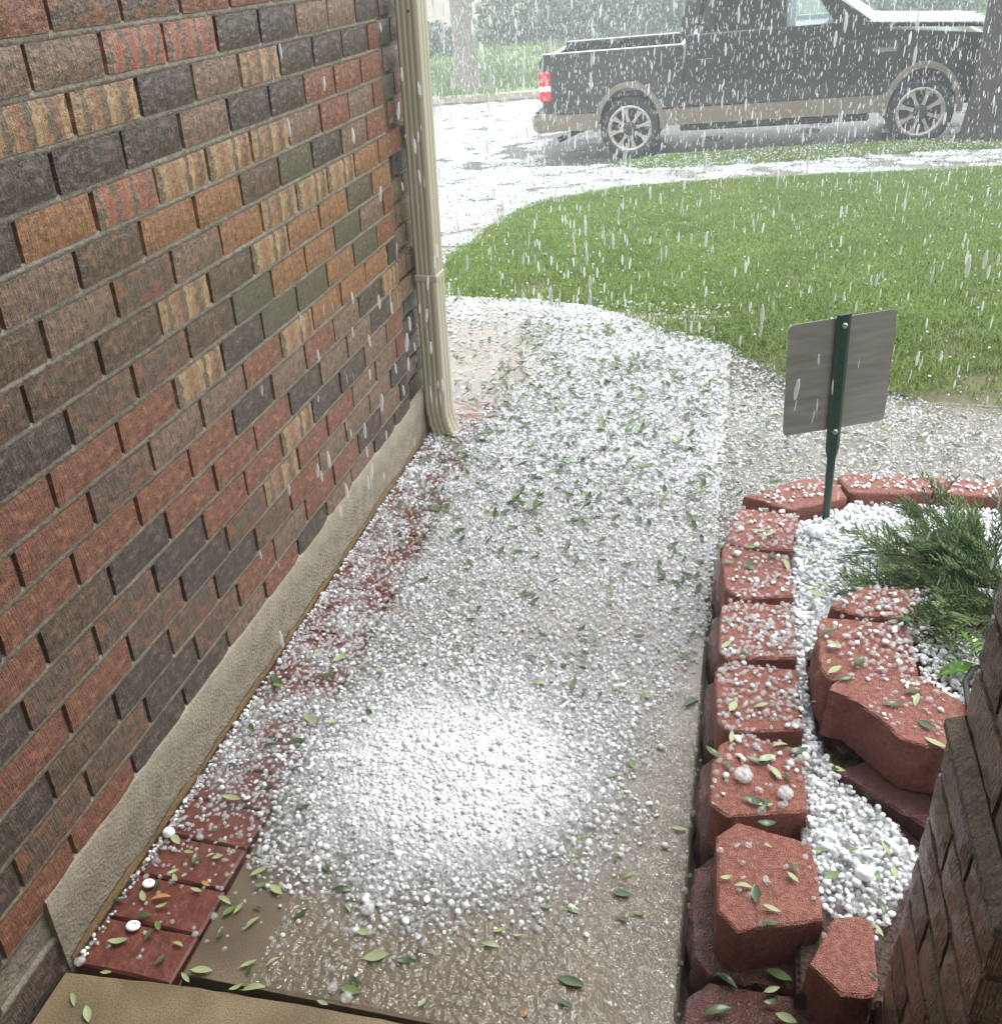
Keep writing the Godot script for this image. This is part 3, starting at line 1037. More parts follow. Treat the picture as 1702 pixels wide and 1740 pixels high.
func planter_blocks() -> void:
	var gt := "upper blocks of the planter edging"
	var top := [
		[[0.053, -1.276, 0.088, -1.318, 0.212, -1.293, 0.222, -1.245, 0.228, -1.136, 0.093, -1.085, 0.061, -1.119], "red block with a leafy sprig on top, nearest of the left edging"],
		[[0.052, -1.515, 0.085, -1.552, 0.208, -1.529, 0.211, -1.368, 0.071, -1.327, 0.038, -1.352, 0.036, -1.459], "red edging block with a few big clear hailstones, second from the porch"],
		[[0.032, -1.74, 0.055, -1.772, 0.206, -1.778, 0.212, -1.585, 0.067, -1.552, 0.044, -1.573], "red edging block half buried in hail, third from the porch"],
		[[0.036, -1.975, 0.056, -2.010, 0.2, -2.02, 0.205, -1.817, 0.057, -1.786, 0.037, -1.814], "red edging block mostly hidden by hail, fourth from the porch"],
		[[0.029, -2.24, 0.039, -2.270, 0.199, -2.235, 0.204, -2.06, 0.081, -2.026, 0.043, -2.063], "red edging block sprinkled with hail, fifth from the porch"],
		[[0.049, -2.392, 0.074, -2.470, 0.209, -2.464, 0.227, -2.45, 0.204, -2.270, 0.087, -2.262, 0.046, -2.283], "red edging block with green leaves on it, last before the corner"],
		[[0.079, -2.541, 0.193, -2.639, 0.257, -2.682, 0.337, -2.692, 0.363, -2.581, 0.209, -2.484], "red corner block of the planter behind the sign post"],
		[[0.344, -2.706, 0.362, -2.725, 0.601, -2.745, 0.597, -2.648, 0.39, -2.610, 0.372, -2.618], "long red block right of the sign post at the back of the planter"],
		[[0.608, -2.745, 0.86, -2.75, 0.85, -2.652, 0.606, -2.648], "red back block behind the evergreen branches, right of the long block"],
		[[0.867, -2.75, 1.12, -2.745, 1.10, -2.64, 0.86, -2.652], "red back block at the right edge behind the evergreen"],
	]
	for e in top:
		block("edging_block", e[0], 0.078, 0.18, e[1], gt, M.block_top, 0.0035)
	block("edging_block", [0.247, -1.147, 0.289, -1.156, 0.304, -1.146, 0.302, -1.034, 0.292, -1.012, 0.247, -1.006, 0.2, -1.046], 0.05, 0.18, "red block wedged between the pillar and the nearest edging block", gt, M.block_top)
	# base course, wet, set a little outwards
	var zs := [-0.71, -1.065, -1.33, -1.60, -1.86, -2.12, -2.40]
	var bl := ["wet red base block with puddle and floating leaves at the lower end of the planter", "wet base block under the nearest left edging block", "wet base block under the block with big clear hailstones", "wet base block below the third edging block", "wet base block below the fourth edging block", "wet base block below the leafy end of the left edging"]
	for i in 6:
		var a: float = zs[i] - 0.004
		var b: float = zs[i + 1] + 0.004
		block("base_block", [0.03, a - 0.03, 0.056, a, 0.235, a, 0.235, b, 0.056, b, 0.022, b + 0.04, 0.017, (a + b) * 0.5], -0.04, 0.078, bl[i], "wet base blocks of the planter edging", M.block_wet, 0.009)
	block("base_block", [0.028, -2.42, 0.05, -2.41, 0.235, -2.41, 0.23, -2.52, 0.12, -2.56, 0.05, -2.50], -0.04, 0.078, "grey red base block peeping out left of the corner block", "wet base blocks of the planter edging", M.block_wet, 0.009)
	block("base_block", [0.06, -2.56, 0.2, -2.68, 0.36, -2.74, 0.9, -2.78, 1.2, -2.78, 1.2, -2.66, 0.6, -2.62, 0.3, -2.58, 0.2, -2.50], -0.04, 0.076, "long wet base course under the blocks at the back of the planter", "wet base blocks of the planter edging", M.block_wet, 0.008)
	# inner ring
	var gi := "blocks of the inner planter ring"
	block("ring_block", [0.261, -1.626, 0.287, -1.650, 0.423, -1.675, 0.500, -1.60, 0.55, -1.50, 0.50, -1.42, 0.43, -1.470, 0.409, -1.466, 0.368, -1.482, 0.335, -1.528, 0.286, -1.580, 0.247, -1.596], 0.165, 0.28, "big red ring block overhanging the hail beside the pillar", gi, M.block_top, 0.008)
	block("ring_block", [0.252, -1.850, 0.236, -1.813, 0.236, -1.671, 0.253, -1.634, 0.262, -1.632, 0.424, -1.687, 0.432, -1.850, 0.338, -1.853], 0.15, 0.274, "middle red ring block strewn with hail and small leaves", gi, M.block_top, 0.009)
	block("ring_block", [0.266, -1.890, 0.342, -1.985, 0.462, -1.99, 0.447, -1.875, 0.338, -1.862], 0.15, 0.276, "rear red ring block under the evergreen branches", gi, M.block_top, 0.007)
	block("ring_base_block", [0.27, -1.50, 0.36, -1.43, 0.46, -1.36, 0.6, -1.36, 0.6, -1.5, 0.42, -1.6], 0.06, 0.162, "wet brown ledge block under the big ring block", gi, M.block_wet, 0.007)
	block("ring_base_block", [0.262, -1.88, 0.25, -1.64, 0.29, -1.56, 0.42, -1.64, 0.45, -1.96, 0.35, -1.96], 0.06, 0.15, "sunken base block under the middle ring block", gi, M.block_wet, 0.007)
	# mulch inside the ring
	struct("ring_bed", slab(poly([0.44, -1.88, 0.44, -1.69, 0.56, -1.5, 1.2, -1.4, 1.2, -2.2, 0.6, -2.1, 0.46, -1.99]), 0.06, 0.235, 0.01, 0.004, 2.0, 0.05, 0.02), M.mulch)

# ================= truck =================
func arc_poly(cx: float, cy: float, rx: float, ry: float, a0: float, a1: float, n := 20) -> PackedVector2Array:
	var p := PackedVector2Array()
	for i in n + 1:
		var a := lerpf(a0, a1, float(i) / n)
		p.append(Vector2(cx + cos(a) * rx, cy + sin(a) * ry))
	return p

func wheel(t: Node3D, x: float, z: float, out: float) -> void:
	var ty := st_new()
	var prof := [Vector2(0.27, 0.0), Vector2(0.29, 0.02), Vector2(0.35, 0.03), Vector2(0.378, 0.012), Vector2(0.39, -0.03), Vector2(0.39, -0.2), Vector2(0.378, -0.25), Vector2(0.34, -0.27), Vector2(0.27, -0.26)]
	var seg := 40
	for k in seg:
		var a := TAU * k / seg
		var b := TAU * (k + 1) / seg
		for i in prof.size() - 1:
			var f := func(ang: float, q: Vector2) -> Vector3: return Vector3(cos(ang) * q.x, sin(ang) * q.x, q.y * out)
			var q0: Vector3 = f.call(a, prof[i])
			var q1: Vector3 = f.call(b, prof[i])
			var q2: Vector3 = f.call(b, prof[i + 1])
			var q3: Vector3 = f.call(a, prof[i + 1])
			if out > 0:
				quad(ty, q0, q3, q2, q1, 1) if false else quad(ty, q0, q1, q2, q3, 1)
			else:
				quad(ty, q0, q3, q2, q1, 1)
	var w := put("wheel", done(ty), M.rubber, t, Vector3(x, 0.39, z))
	w.rotation.z = 0.2 + x * 0.3
	var st := st_new()
	# rim lip, eight paired spokes, hub
	for k in seg:
		var a := TAU * k / seg
		var b := TAU * (k + 1) / seg
		var f := func(ang: float, r: float, d: float) -> Vector3: return Vector3(cos(ang) * r, sin(ang) * r, d * out)
		var o := [f.call(a, 0.29, 0.0), f.call(b, 0.29, 0.0), f.call(b, 0.285, 0.022), f.call(a, 0.285, 0.022), f.call(b, 0.25, 0.024), f.call(a, 0.25, 0.024), f.call(b, 0.245, -0.06), f.call(a, 0.245, -0.06)]
		for q in [[0, 1, 2, 3], [3, 2, 4, 5], [5, 4, 6, 7]]:
			if out > 0:
				quad(st, o[q[0]], o[q[1]], o[q[2]], o[q[3]], 1)
			else:
				quad(st, o[q[3]], o[q[2]], o[q[1]], o[q[0]], 1)
	put("rim", done(st), M.rim, w)
	for k in 8:
		var sp := st_new()
		var p := PackedVector2Array([Vector2(0.07, -0.022), Vector2(0.17, -0.016), Vector2(0.252, -0.036), Vector2(0.252, 0.036), Vector2(0.17, 0.016), Vector2(0.07, 0.022)])
		extrude(sp, p, -0.03, 0.012)
		var s := put("spoke", done(sp), M.rim, w)
		s.rotation.z = TAU * k / 8.0
	var hb := st_new()
	tube(hb, [Vector3(0, 0, -0.05 * out), Vector3(0, 0, 0.02 * out), Vector3(0, 0, 0.03 * out)], [0.085, 0.085, 0.06], 16)
	put("hub", done(hb), M.rim_dark, w)
	var bd := st_new()
	tube(bd, [Vector3(0, 0, -0.16 * out), Vector3(0, 0, -0.12 * out)], [0.25, 0.25], 24)
	put("brake_disc", done(bd), M.under, w)
	if out > 0:
		for k in 16:
			var a := TAU * (k + 0.5) / 16.0
			put("rivet", box_mesh(Vector3(0.012, 0.012, 0.008)), M.rim_dark, w, Vector3(cos(a) * 0.268, sin(a) * 0.268, 0.026))

func truck() -> void:
	var t := thing("pickup_truck", "black crew cab pickup truck with tan lower trim parked at the kerb", "truck")
	var ax := Vector3(1.0, 0.057, 0.009).normalized()
	var zz := Vector3(-0.009, 0, 1.0).normalized()
	t.basis = Basis(ax, zz.cross(ax), zz)
	t.position = Vector3(-1.455, street_y(-1.455) + 0.002, -14.667)
	var W := 0.97
	var WB := 3.54
	# side panels with arch openings cut out
	var side := poly([-1.13, 0.62, -1.15, 1.24, -1.12, 1.31, 0.68, 1.33, 0.70, 0.62])
	var cab := poly([0.715, 0.62, 0.715, 1.43, 2.88, 1.41, 2.88, 0.62])
	var fender := poly([2.892, 0.62, 2.892, 1.375, 3.2, 1.33, 4.15, 1.23, 4.40, 1.12, 4.46, 0.9, 4.44, 0.62])
	var arch_r := arc_poly(0, 0.39, 0.42, 0.52, 0, TAU, 36)
	var arch_f := arc_poly(WB, 0.39, 0.42, 0.52, 0, TAU, 36)
	for s in [1.0, -1.0]:
		var z0: float = W - 0.05 if s > 0 else -W
		var st := st_new()
		for q in Geometry2D.clip_polygons(side, arch_r):
			extrude(st, q, z0, z0 + 0.05)
		put("bed_side", done(st), M.paint, t)
	var cb := st_new()
	extrude(cb, cab, -W, W)
	var cabo := put("cab", done(cb), M.paint, t)
	var fd := st_new()
	for q in Geometry2D.clip_polygons(fender, arch_f):
		extrude(fd, q, -W, W)
	put("front_fender", done(fd), M.paint, t)
	put("hood", box_mesh(Vector3(1.36, 0.05, 1.6), 0.02), M.paint, t, Vector3(3.58, 1.345, 0)).rotation.z = -0.075
	# bed: floor, front wall, tailgate, rails
	put("bed_floor", box_mesh(Vector3(1.8, 0.06, 1.8)), M.liner, t, Vector3(-0.22, 0.82, 0))
	put("bed_wall", box_mesh(Vector3(0.05, 0.55, 1.84)), M.paint, t, Vector3(0.66, 1.06, 0))
	put("tailgate", box_mesh(Vector3(0.07, 0.62, 1.76), 0.015), M.paint, t, Vector3(-1.11, 0.985, 0))
	for s in [1.0, -1.0]:
		put("bed_rail", box_mesh(Vector3(1.8, 0.035, 0.09), 0.012), M.liner, t, Vector3(-0.22, 1.325, s * 0.93))
		put("hail_ridge", box_mesh(Vector3(1.76, 0.012, 0.05), 0.004), M.hail_far, t, Vector3(-0.22, 1.347, s * 0.925))
	# inner wheel houses and underbody
	put("underbody", box_mesh(Vector3(5.2, 0.3, 1.1)), M.under, t, Vector3(1.65, 0.56, 0))
	for x in [0.0, WB]:
		put("wheel_house", box_mesh(Vector3(1.04, 0.44, 1.2)), M.under, t, Vector3(x, 0.76, 0))
		put("axle", box_mesh(Vector3(0.12, 0.12, 1.6)), M.under, t, Vector3(x, 0.39, 0))
	# tan lower trim
	for s in [1.0, -1.0]:
		var zt: float = s * (W + 0.004)
		for e in [["rocker_panel", [0.40, 0.41, 3.12, 0.42, 3.12, 0.615, 0.42, 0.605]], ["rear_trim", [-0.98, 0.41, -0.40, 0.40, -0.42, 0.61, -0.96, 0.61]]]:
			var st := st_new()
			extrude(st, poly(e[1]), zt - 0.016, zt + 0.016)
			put(e[0], done(st), M.tan, t)
		for x in [0.0, WB]:
			var o := arc_poly(x, 0.39, 0.465, 0.575, -0.02, PI + 0.02, 24)
			var i2 := arc_poly(x, 0.39, 0.40, 0.505, -0.02, PI + 0.02, 24)
			i2.reverse()
			o.append_array(i2)
			var st := st_new()
			extrude(st, o, zt - 0.03, zt + 0.03)
			put("wheel_flare", done(st), M.tan, t)
		put("running_board", box_mesh(Vector3(2.3, 0.09, 0.14), 0.02), M.under, t, Vector3(1.80, 0.372, s * 0.9))
	# rear bumper, lamps, exhaust
	var bp := st_new()
	extrude(bp, poly([-1.27, 0.44, -1.29, 0.60, -1.24, 0.63, -0.97, 0.63, -0.97, 0.40, -1.22, 0.40]), -W - 0.005, W + 0.005)
	put("rear_bumper", done(bp), M.tan, t)
	put("bumper_step", box_mesh(Vector3(0.24, 0.02, 1.8), 0.006), M.rubber, t, Vector3(-1.14, 0.64, 0))
	for s in [1.0, -1.0]:
		var l := put("tail_light", box_mesh(Vector3(0.15, 0.36, 0.09), 0.02), M.red_lamp, t, Vector3(-1.085, 0.96, s * 0.945))
		put("reverse_lamp", box_mesh(Vector3(0.155, 0.07, 0.095), 0.008), M.white_lamp, l, Vector3(-0.001, -0.02, s * 0.001))
	var ex := st_new()
	tube(ex, [Vector3(-0.45, 0.42, 0.62), Vector3(-0.75, 0.36, 0.72), Vector3(-0.98, 0.27, 0.80)], [0.035, 0.035, 0.038], 10)
	put("exhaust_pipe", done(ex), M.under, t)
	for x in [0.0, WB]:
		wheel(t, x, 0.93, 1.0)
		wheel(t, x, -0.93, -1.0)
	# glasshouse: pillars, roof, panes
	var hs := Vector2(1.43, 1.88)
	for s in [1.0, -1.0]:
		var bars := [[0.74, 0.86, 0.12], [1.86, 1.86, 0.11], [2.86, 2.20, 0.10], [0.98, 1.03, 0.07], [2.62, 2.30, 0.12]]
		for e in bars:
			var st := st_new()
			extrude(st, poly([e[0] - e[2], hs.x, e[0] + e[2] * 0.5, hs.x, e[1] + e[2] * 0.5, hs.y, e[1] - e[2], hs.y]), 0.76 if s > 0 else -0.82, 0.82 if s > 0 else -0.76)
			put("cab_pillar", done(st), M.paint, cabo)
		put("quarter_window", extr_mesh([1.04, 1.435, 1.80, 1.435, 1.80, 1.83, 1.08, 1.83], s * 0.79, 0.01), M.tint, cabo)
		put("side_window", extr_mesh([1.92, 1.435, 2.60, 1.435, 2.25, 1.83, 1.92, 1.83], s * 0.79, 0.008), M.glass, cabo)
		put("window_sill", box_mesh(Vector3(2.1, 0.05, 0.16), 0.012), M.paint, cabo, Vector3(1.8, 1.425, s * 0.88))
		var mi := st_new()
		box(mi, Vector3(2.64, 1.46, s * 1.08), Vector3(0.1, 0.17, 0.17), 0.03)
		box(mi, Vector3(2.66, 1.42, s * 0.97), Vector3(0.05, 0.05, 0.14), 0.01)
		put("mirror", done(mi), M.paint, cabo)
		put("door_handle", box_mesh(Vector3(0.2, 0.035, 0.03), 0.01), M.paint, cabo, Vector3(1.98, 1.15, s * (W + 0.012)))
		put("door_handle", box_mesh(Vector3(0.2, 0.035, 0.03), 0.01), M.paint, cabo, Vector3(0.96, 1.15, s * (W + 0.012)))
		put("badge", box_mesh(Vector3(0.24, 0.05, 0.012), 0.004), M.chrome, t, Vector3(3.08, 1.12, s * (W + 0.006)))
		for x in [1.86, 2.884]:
			put("door_seam", box_mesh(Vector3(0.008, 0.72, 0.006)), M.under, cabo, Vector3(x, 1.0, s * (W + 0.001)))
	put("roof", box_mesh(Vector3(1.5, 0.06, 1.6), 0.025), M.paint, cabo, Vector3(1.52, 1.90, 0))
	put("rear_glass", box_mesh(Vector3(0.02, 0.46, 1.4)), M.tint, cabo, Vector3(0.80, 1.61, 0)).rotation.z = -0.2
	var ws := st_new()
	for k in 10:
		var c := []
		for q in 2:
			var z := lerpf(0.78, -0.78, (k + q) / 10.0)
			var bow := 0.20 * (1.0 - pow(z / 0.78, 2.0))
			c.append([Vector3(2.93 + bow, 1.40, z), Vector3(2.28 + bow * 0.8, 1.87, z * 0.93)])
		quad(ws, c[0][0], c[1][0], c[1][1], c[0][1], 1)
	put("windshield", done(ws), M.glass, cabo)
	for s in [1.0, -1.0]:
		var at := st_new()  # pale strip along the front edge of the windshield pillar
		tube(at, [Vector3(2.935, 1.43, s * 0.80), Vector3(2.29, 1.885, s * 0.77)], [0.022, 0.018], 6)
		put("pillar_strip", done(at), M.hail_far, cabo)
	put("dashboard", box_mesh(Vector3(0.3, 0.06, 1.4), 0.02), M.liner, cabo, Vector3(2.7, 1.40, 0))
	for z in [0.38, -0.38]:
		put("seat_back", box_mesh(Vector3(0.16, 0.42, 0.5), 0.05), M.liner, cabo, Vector3(1.95, 1.55, z))
	var wp := st_new()
	tube(wp, [Vector3(2.97, 1.42, 0.62), Vector3(2.84, 1.51, 0.25)], [0.012, 0.008], 5)
	put("wiper", done(wp), M.under, cabo)
	for s in [1.0, -1.0]:
		put("headlight", box_mesh(Vector3(0.12, 0.2, 0.3), 0.03), M.white_lamp, t, Vector3(4.38, 0.98, s * 0.8))
	put("grille", box_mesh(Vector3(0.06, 0.24, 1.2), 0.02), M.chrome, t, Vector3(4.44, 0.96, 0))
	put("front_bumper", box_mesh(Vector3(0.2, 0.24, 1.95), 0.04), M.tan, t, Vector3(4.45, 0.56, 0))
	# hail lying on hood, cowl and sills
	var pm: Array = patches(0.3, 260, 0.006, 0.013)
	var mm := MultiMesh.new()
	mm.transform_format = MultiMesh.TRANSFORM_3D
	mm.mesh = pm[0]
	mm.instance_count = 40
	for i in 40:
		var x := 2.98 + (i % 8) * 0.165
		var z := -0.76 + (i / 8) * 0.38
		mm.set_instance_transform(i, Transform3D(Basis(Vector3.BACK, -0.075) * Basis(Vector3.UP, R.randf() * TAU), Vector3(x, 1.374 - (x - 3.58) * 0.075, z)))
	var ho := MultiMeshInstance3D.new()
	ho.name = "hood_hail"
	ho.multimesh = mm
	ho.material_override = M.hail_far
	ho.set_meta("kind", "stuff")
	t.add_child(ho, true)

func extr_mesh(flat: Array, z: float, th: float) -> ArrayMesh:
	var st := st_new()
	extrude(st, poly(flat), z - th * 0.5, z + th * 0.5)
	return done(st)

func street_tree() -> void:
	var t := thing("street_tree", "thick dark tree trunk at the kerb in front of the truck", "tree", Vector3(2.735, -0.60, -13.02))
	var st := st_new()
	var seg := 22
	var ys := [-0.15, 0.0, 0.12, 0.35, 0.8, 1.4, 2.0, 2.7, 3.3]
	var rs := [0.46, 0.37, 0.31, 0.285, 0.275, 0.275, 0.28, 0.29, 0.33]
	var rings := []
	for l in ys.size():
		var ring := []
		for k in seg:
			var a := TAU * k / seg
			var r: float = rs[l] * (1.0 + 0.10 * fn.get_noise_3d(cos(a) * 2.5, ys[l] * 0.8, sin(a) * 2.5) + 0.06 * sin(a * 5.0 + ys[l]))
			ring.append(Vector3(cos(a) * r, ys[l], sin(a) * r))
		rings.append(ring)
	for l in ys.size() - 1:
		for k in seg:
			quad(st, rings[l][(k + 1) % seg], rings[l][k], rings[l + 1][k], rings[l + 1][(k + 1) % seg], 1)
	for k in 7:
		var a := TAU * k / 7.0 + 0.3
		tube(st, [Vector3(0, 2.9, 0), Vector3(cos(a) * 0.9, 3.9 + 0.2 * (k % 3), sin(a) * 0.9), Vector3(cos(a) * 2.4, 5.0 + 0.3 * (k % 3), sin(a) * 2.4)], [0.17, 0.11, 0.03], 8)
	put("trunk", done(st), M.bark, t)
	leaf_cloud("crown", t, 3000, func() -> Vector3:
		var u := Vector3(R.randfn(), R.randfn(), R.randfn()).normalized() * pow(R.randf(), 0.4)
		return Vector3(0, 5.6, 0) + Vector3(u.x * 3.0, u.y * 1.6, u.z * 3.0), 0.12, [Color(0.05, 0.09, 0.03), Color(0.08, 0.13, 0.045), Color(0.04, 0.07, 0.025)])

# ================= downspout =================
func spout_section(st: SurfaceTool, a: Vector3, b: Vector3, wx: float, wz: float, yaw_a := Basis.IDENTITY, yaw_b := Basis.IDENTITY) -> void:
	# outline in local (x, z); three flutes on the camera side (+z) and on the outer side (+x)
	var o := []
	var hx := wx * 0.5
	var hz := wz * 0.5
	var r := 0.006
	o.append(Vector2(-hx, -hz))
	o.append(Vector2(-hx, hz - r))
	o.append(Vector2(-hx + r, hz))
	for k in 3:
		var c := lerpf(-hx * 0.55, hx * 0.35, k / 2.0)
		for q in [[-0.0055, 0.0], [-0.0028, -0.0045], [0.0028, -0.0045], [0.0055, 0.0]]:
			o.append(Vector2(c + q[0], hz + q[1]))
	o.append(Vector2(hx - r * 2.0, hz))
	o.append(Vector2(hx - r * 0.5, hz - r * 0.5))
	o.append(Vector2(hx, hz - r * 2.0))
	for k in 2:
		var c := lerpf(hz * 0.3, -hz * 0.4, float(k))
		for q in [[0.006, 0.0], [0.003, -0.004], [-0.003, -0.004], [-0.006, 0.0]]:
			o.append(Vector2(hx + q[1], c + q[0]))
	o.append(Vector2(hx, -hz))
	var n := o.size()
	for i in n:
		var j := (i + 1) % n
		var p := func(base: Vector3, q: Vector2, bs: Basis) -> Vector3: return base + bs * Vector3(q.x, 0, q.y)
		quad(st, p.call(a, o[i], yaw_a), p.call(a, o[j], yaw_a), p.call(b, o[j], yaw_b), p.call(b, o[i], yaw_b))

func downspout() -> void:
	var t := thing("downspout", "beige fluted metal downspout at the corner of the brick wall", "downspout", Vector3(-1.016, 0.0, -3.195))
	var st := st_new()
	spout_section(st, Vector3(0, 0.585, 0), Vector3(0, 3.0, 0), 0.074, 0.09)
	put("upper_pipe", done(st), M.spout, t)
	var bd := st_new()
	box(bd, Vector3(0.001, 0.590, 0), Vector3(0.08, 0.022, 0.097), 0.003)
	put("band", done(bd), M.spout, t)
	var lo := st_new()
	spout_section(lo, Vector3(0.002, 0.11, 0), Vector3(0.0, 0.582, 0), 0.077, 0.094)
	put("lower_pipe", done(lo), M.spout, t)
	var el := st_new()
	var prev := Vector3(0.002, 0.11, 0)
	var pb := Basis.IDENTITY
	for k in 6:
		var ang := 0.07 * (k + 1)
		var nx := prev + Vector3(sin(ang) * 0.022, -cos(ang) * 0.022, 0)
		var nb := Basis(Vector3.BACK, ang)
		spout_section(el, nx, prev, 0.077 - 0.003 * (k % 2), 0.094 - 0.003 * (k % 2), nb, pb)
		prev = nx
		pb = nb
	put("elbow", done(el), M.spout, t)
	put("screw", box_mesh(Vector3(0.008, 0.008, 0.006), 0.002), M.screw, t, Vector3(0.006, 1.40, 0.045))
	put("strap", box_mesh(Vector3(0.10, 0.03, 0.1), 0.003), M.spout, t, Vector3(-0.014, 1.9, 0))

# ================= sign =================
func sign_post() -> void:
	var t := thing("yard_sign", "square metal yard sign seen from behind on a green post", "sign", Vector3(0.307, 0.10, -2.496))
	var a := deg_to_rad(20.0)
	var h := Vector3(cos(a), 0, -sin(a))
	var bl := deg_to_rad(-5.0)
	var cl := deg_to_rad(4.0)
	var nrm := h.cross(Vector3.UP)
	var up := (Vector3.UP * cos(bl) * cos(cl) + h * sin(bl) + nrm * sin(cl)).normalized()
	var hh := (h - up * h.dot(up)).normalized()
	var back := hh.cross(up).normalized()
	t.basis = Basis(hh, up, back)
	# post: a flat flanged channel that narrows to a stake
	var pp := [[0.0, 0.009], [0.25, 0.011], [0.285, 0.018], [0.665, 0.018]]
	var st := st_new()
	for i in 3:
		var y0: float = pp[i][0]
		var y1: float = pp[i + 1][0]
		var w0: float = pp[i][1]
		var w1: float = pp[i + 1][1]
		var sec := func(y: float, w: float) -> Array:
			return [Vector3(-w, y, 0.002), Vector3(-w * 0.55, y, 0.006), Vector3(w * 0.55, y, 0.006), Vector3(w, y, 0.002), Vector3(w, y, -0.003), Vector3(-w, y, -0.003)]
		var s0: Array = sec.call(y0, w0)
		var s1: Array = sec.call(y1, w1)
		for k in 6:
			quad(st, s0[k], s0[(k + 1) % 6], s1[(k + 1) % 6], s1[k])
		if i == 2:
			for k in range(1, 5):
				tri(st, s1[0], s1[k], s1[k + 1])
	var post := put("post", done(st), M.post, t)
	for k in 11:
		var y := 0.30 + k * 0.034
		if absf(y - 0.645) > 0.015 and absf(y - 0.335) > 0.012:
			put("hole", box_mesh(Vector3(0.005, 0.006, 0.002)), M.dark_hole, post, Vector3(0, y, 0.0062))
	# panel with rounded corners
	var W := 0.272
	var Hh := 0.312
	var r := 0.016
	var o := PackedVector2Array()
	for c in [[W / 2 - r, Hh / 2 - r, 0.0], [-W / 2 + r, Hh / 2 - r, PI / 2], [-W / 2 + r, -Hh / 2 + r, PI], [W / 2 - r, -Hh / 2 + r, PI * 1.5]]:
		for k in 6:
			var g: float = c[2] + PI / 2 * k / 5.0
			o.append(Vector2(c[0] + cos(g) * r, c[1] + sin(g) * r))
	var sp := st_new()
	extrude(sp, o, -0.0015, 0.0)
	put("panel", done(sp), M.alu, t, Vector3(0.0, 0.655 - Hh / 2, -0.0045))
	for y in [0.638, 0.34]:
		var bo := st_new()
		tube(bo, [Vector3(0, y, 0.004), Vector3(0, y, 0.011), Vector3(0, y, 0.013)], [0.0075, 0.0075, 0.004], 6)
		put("bolt", done(bo), M.steel, t)

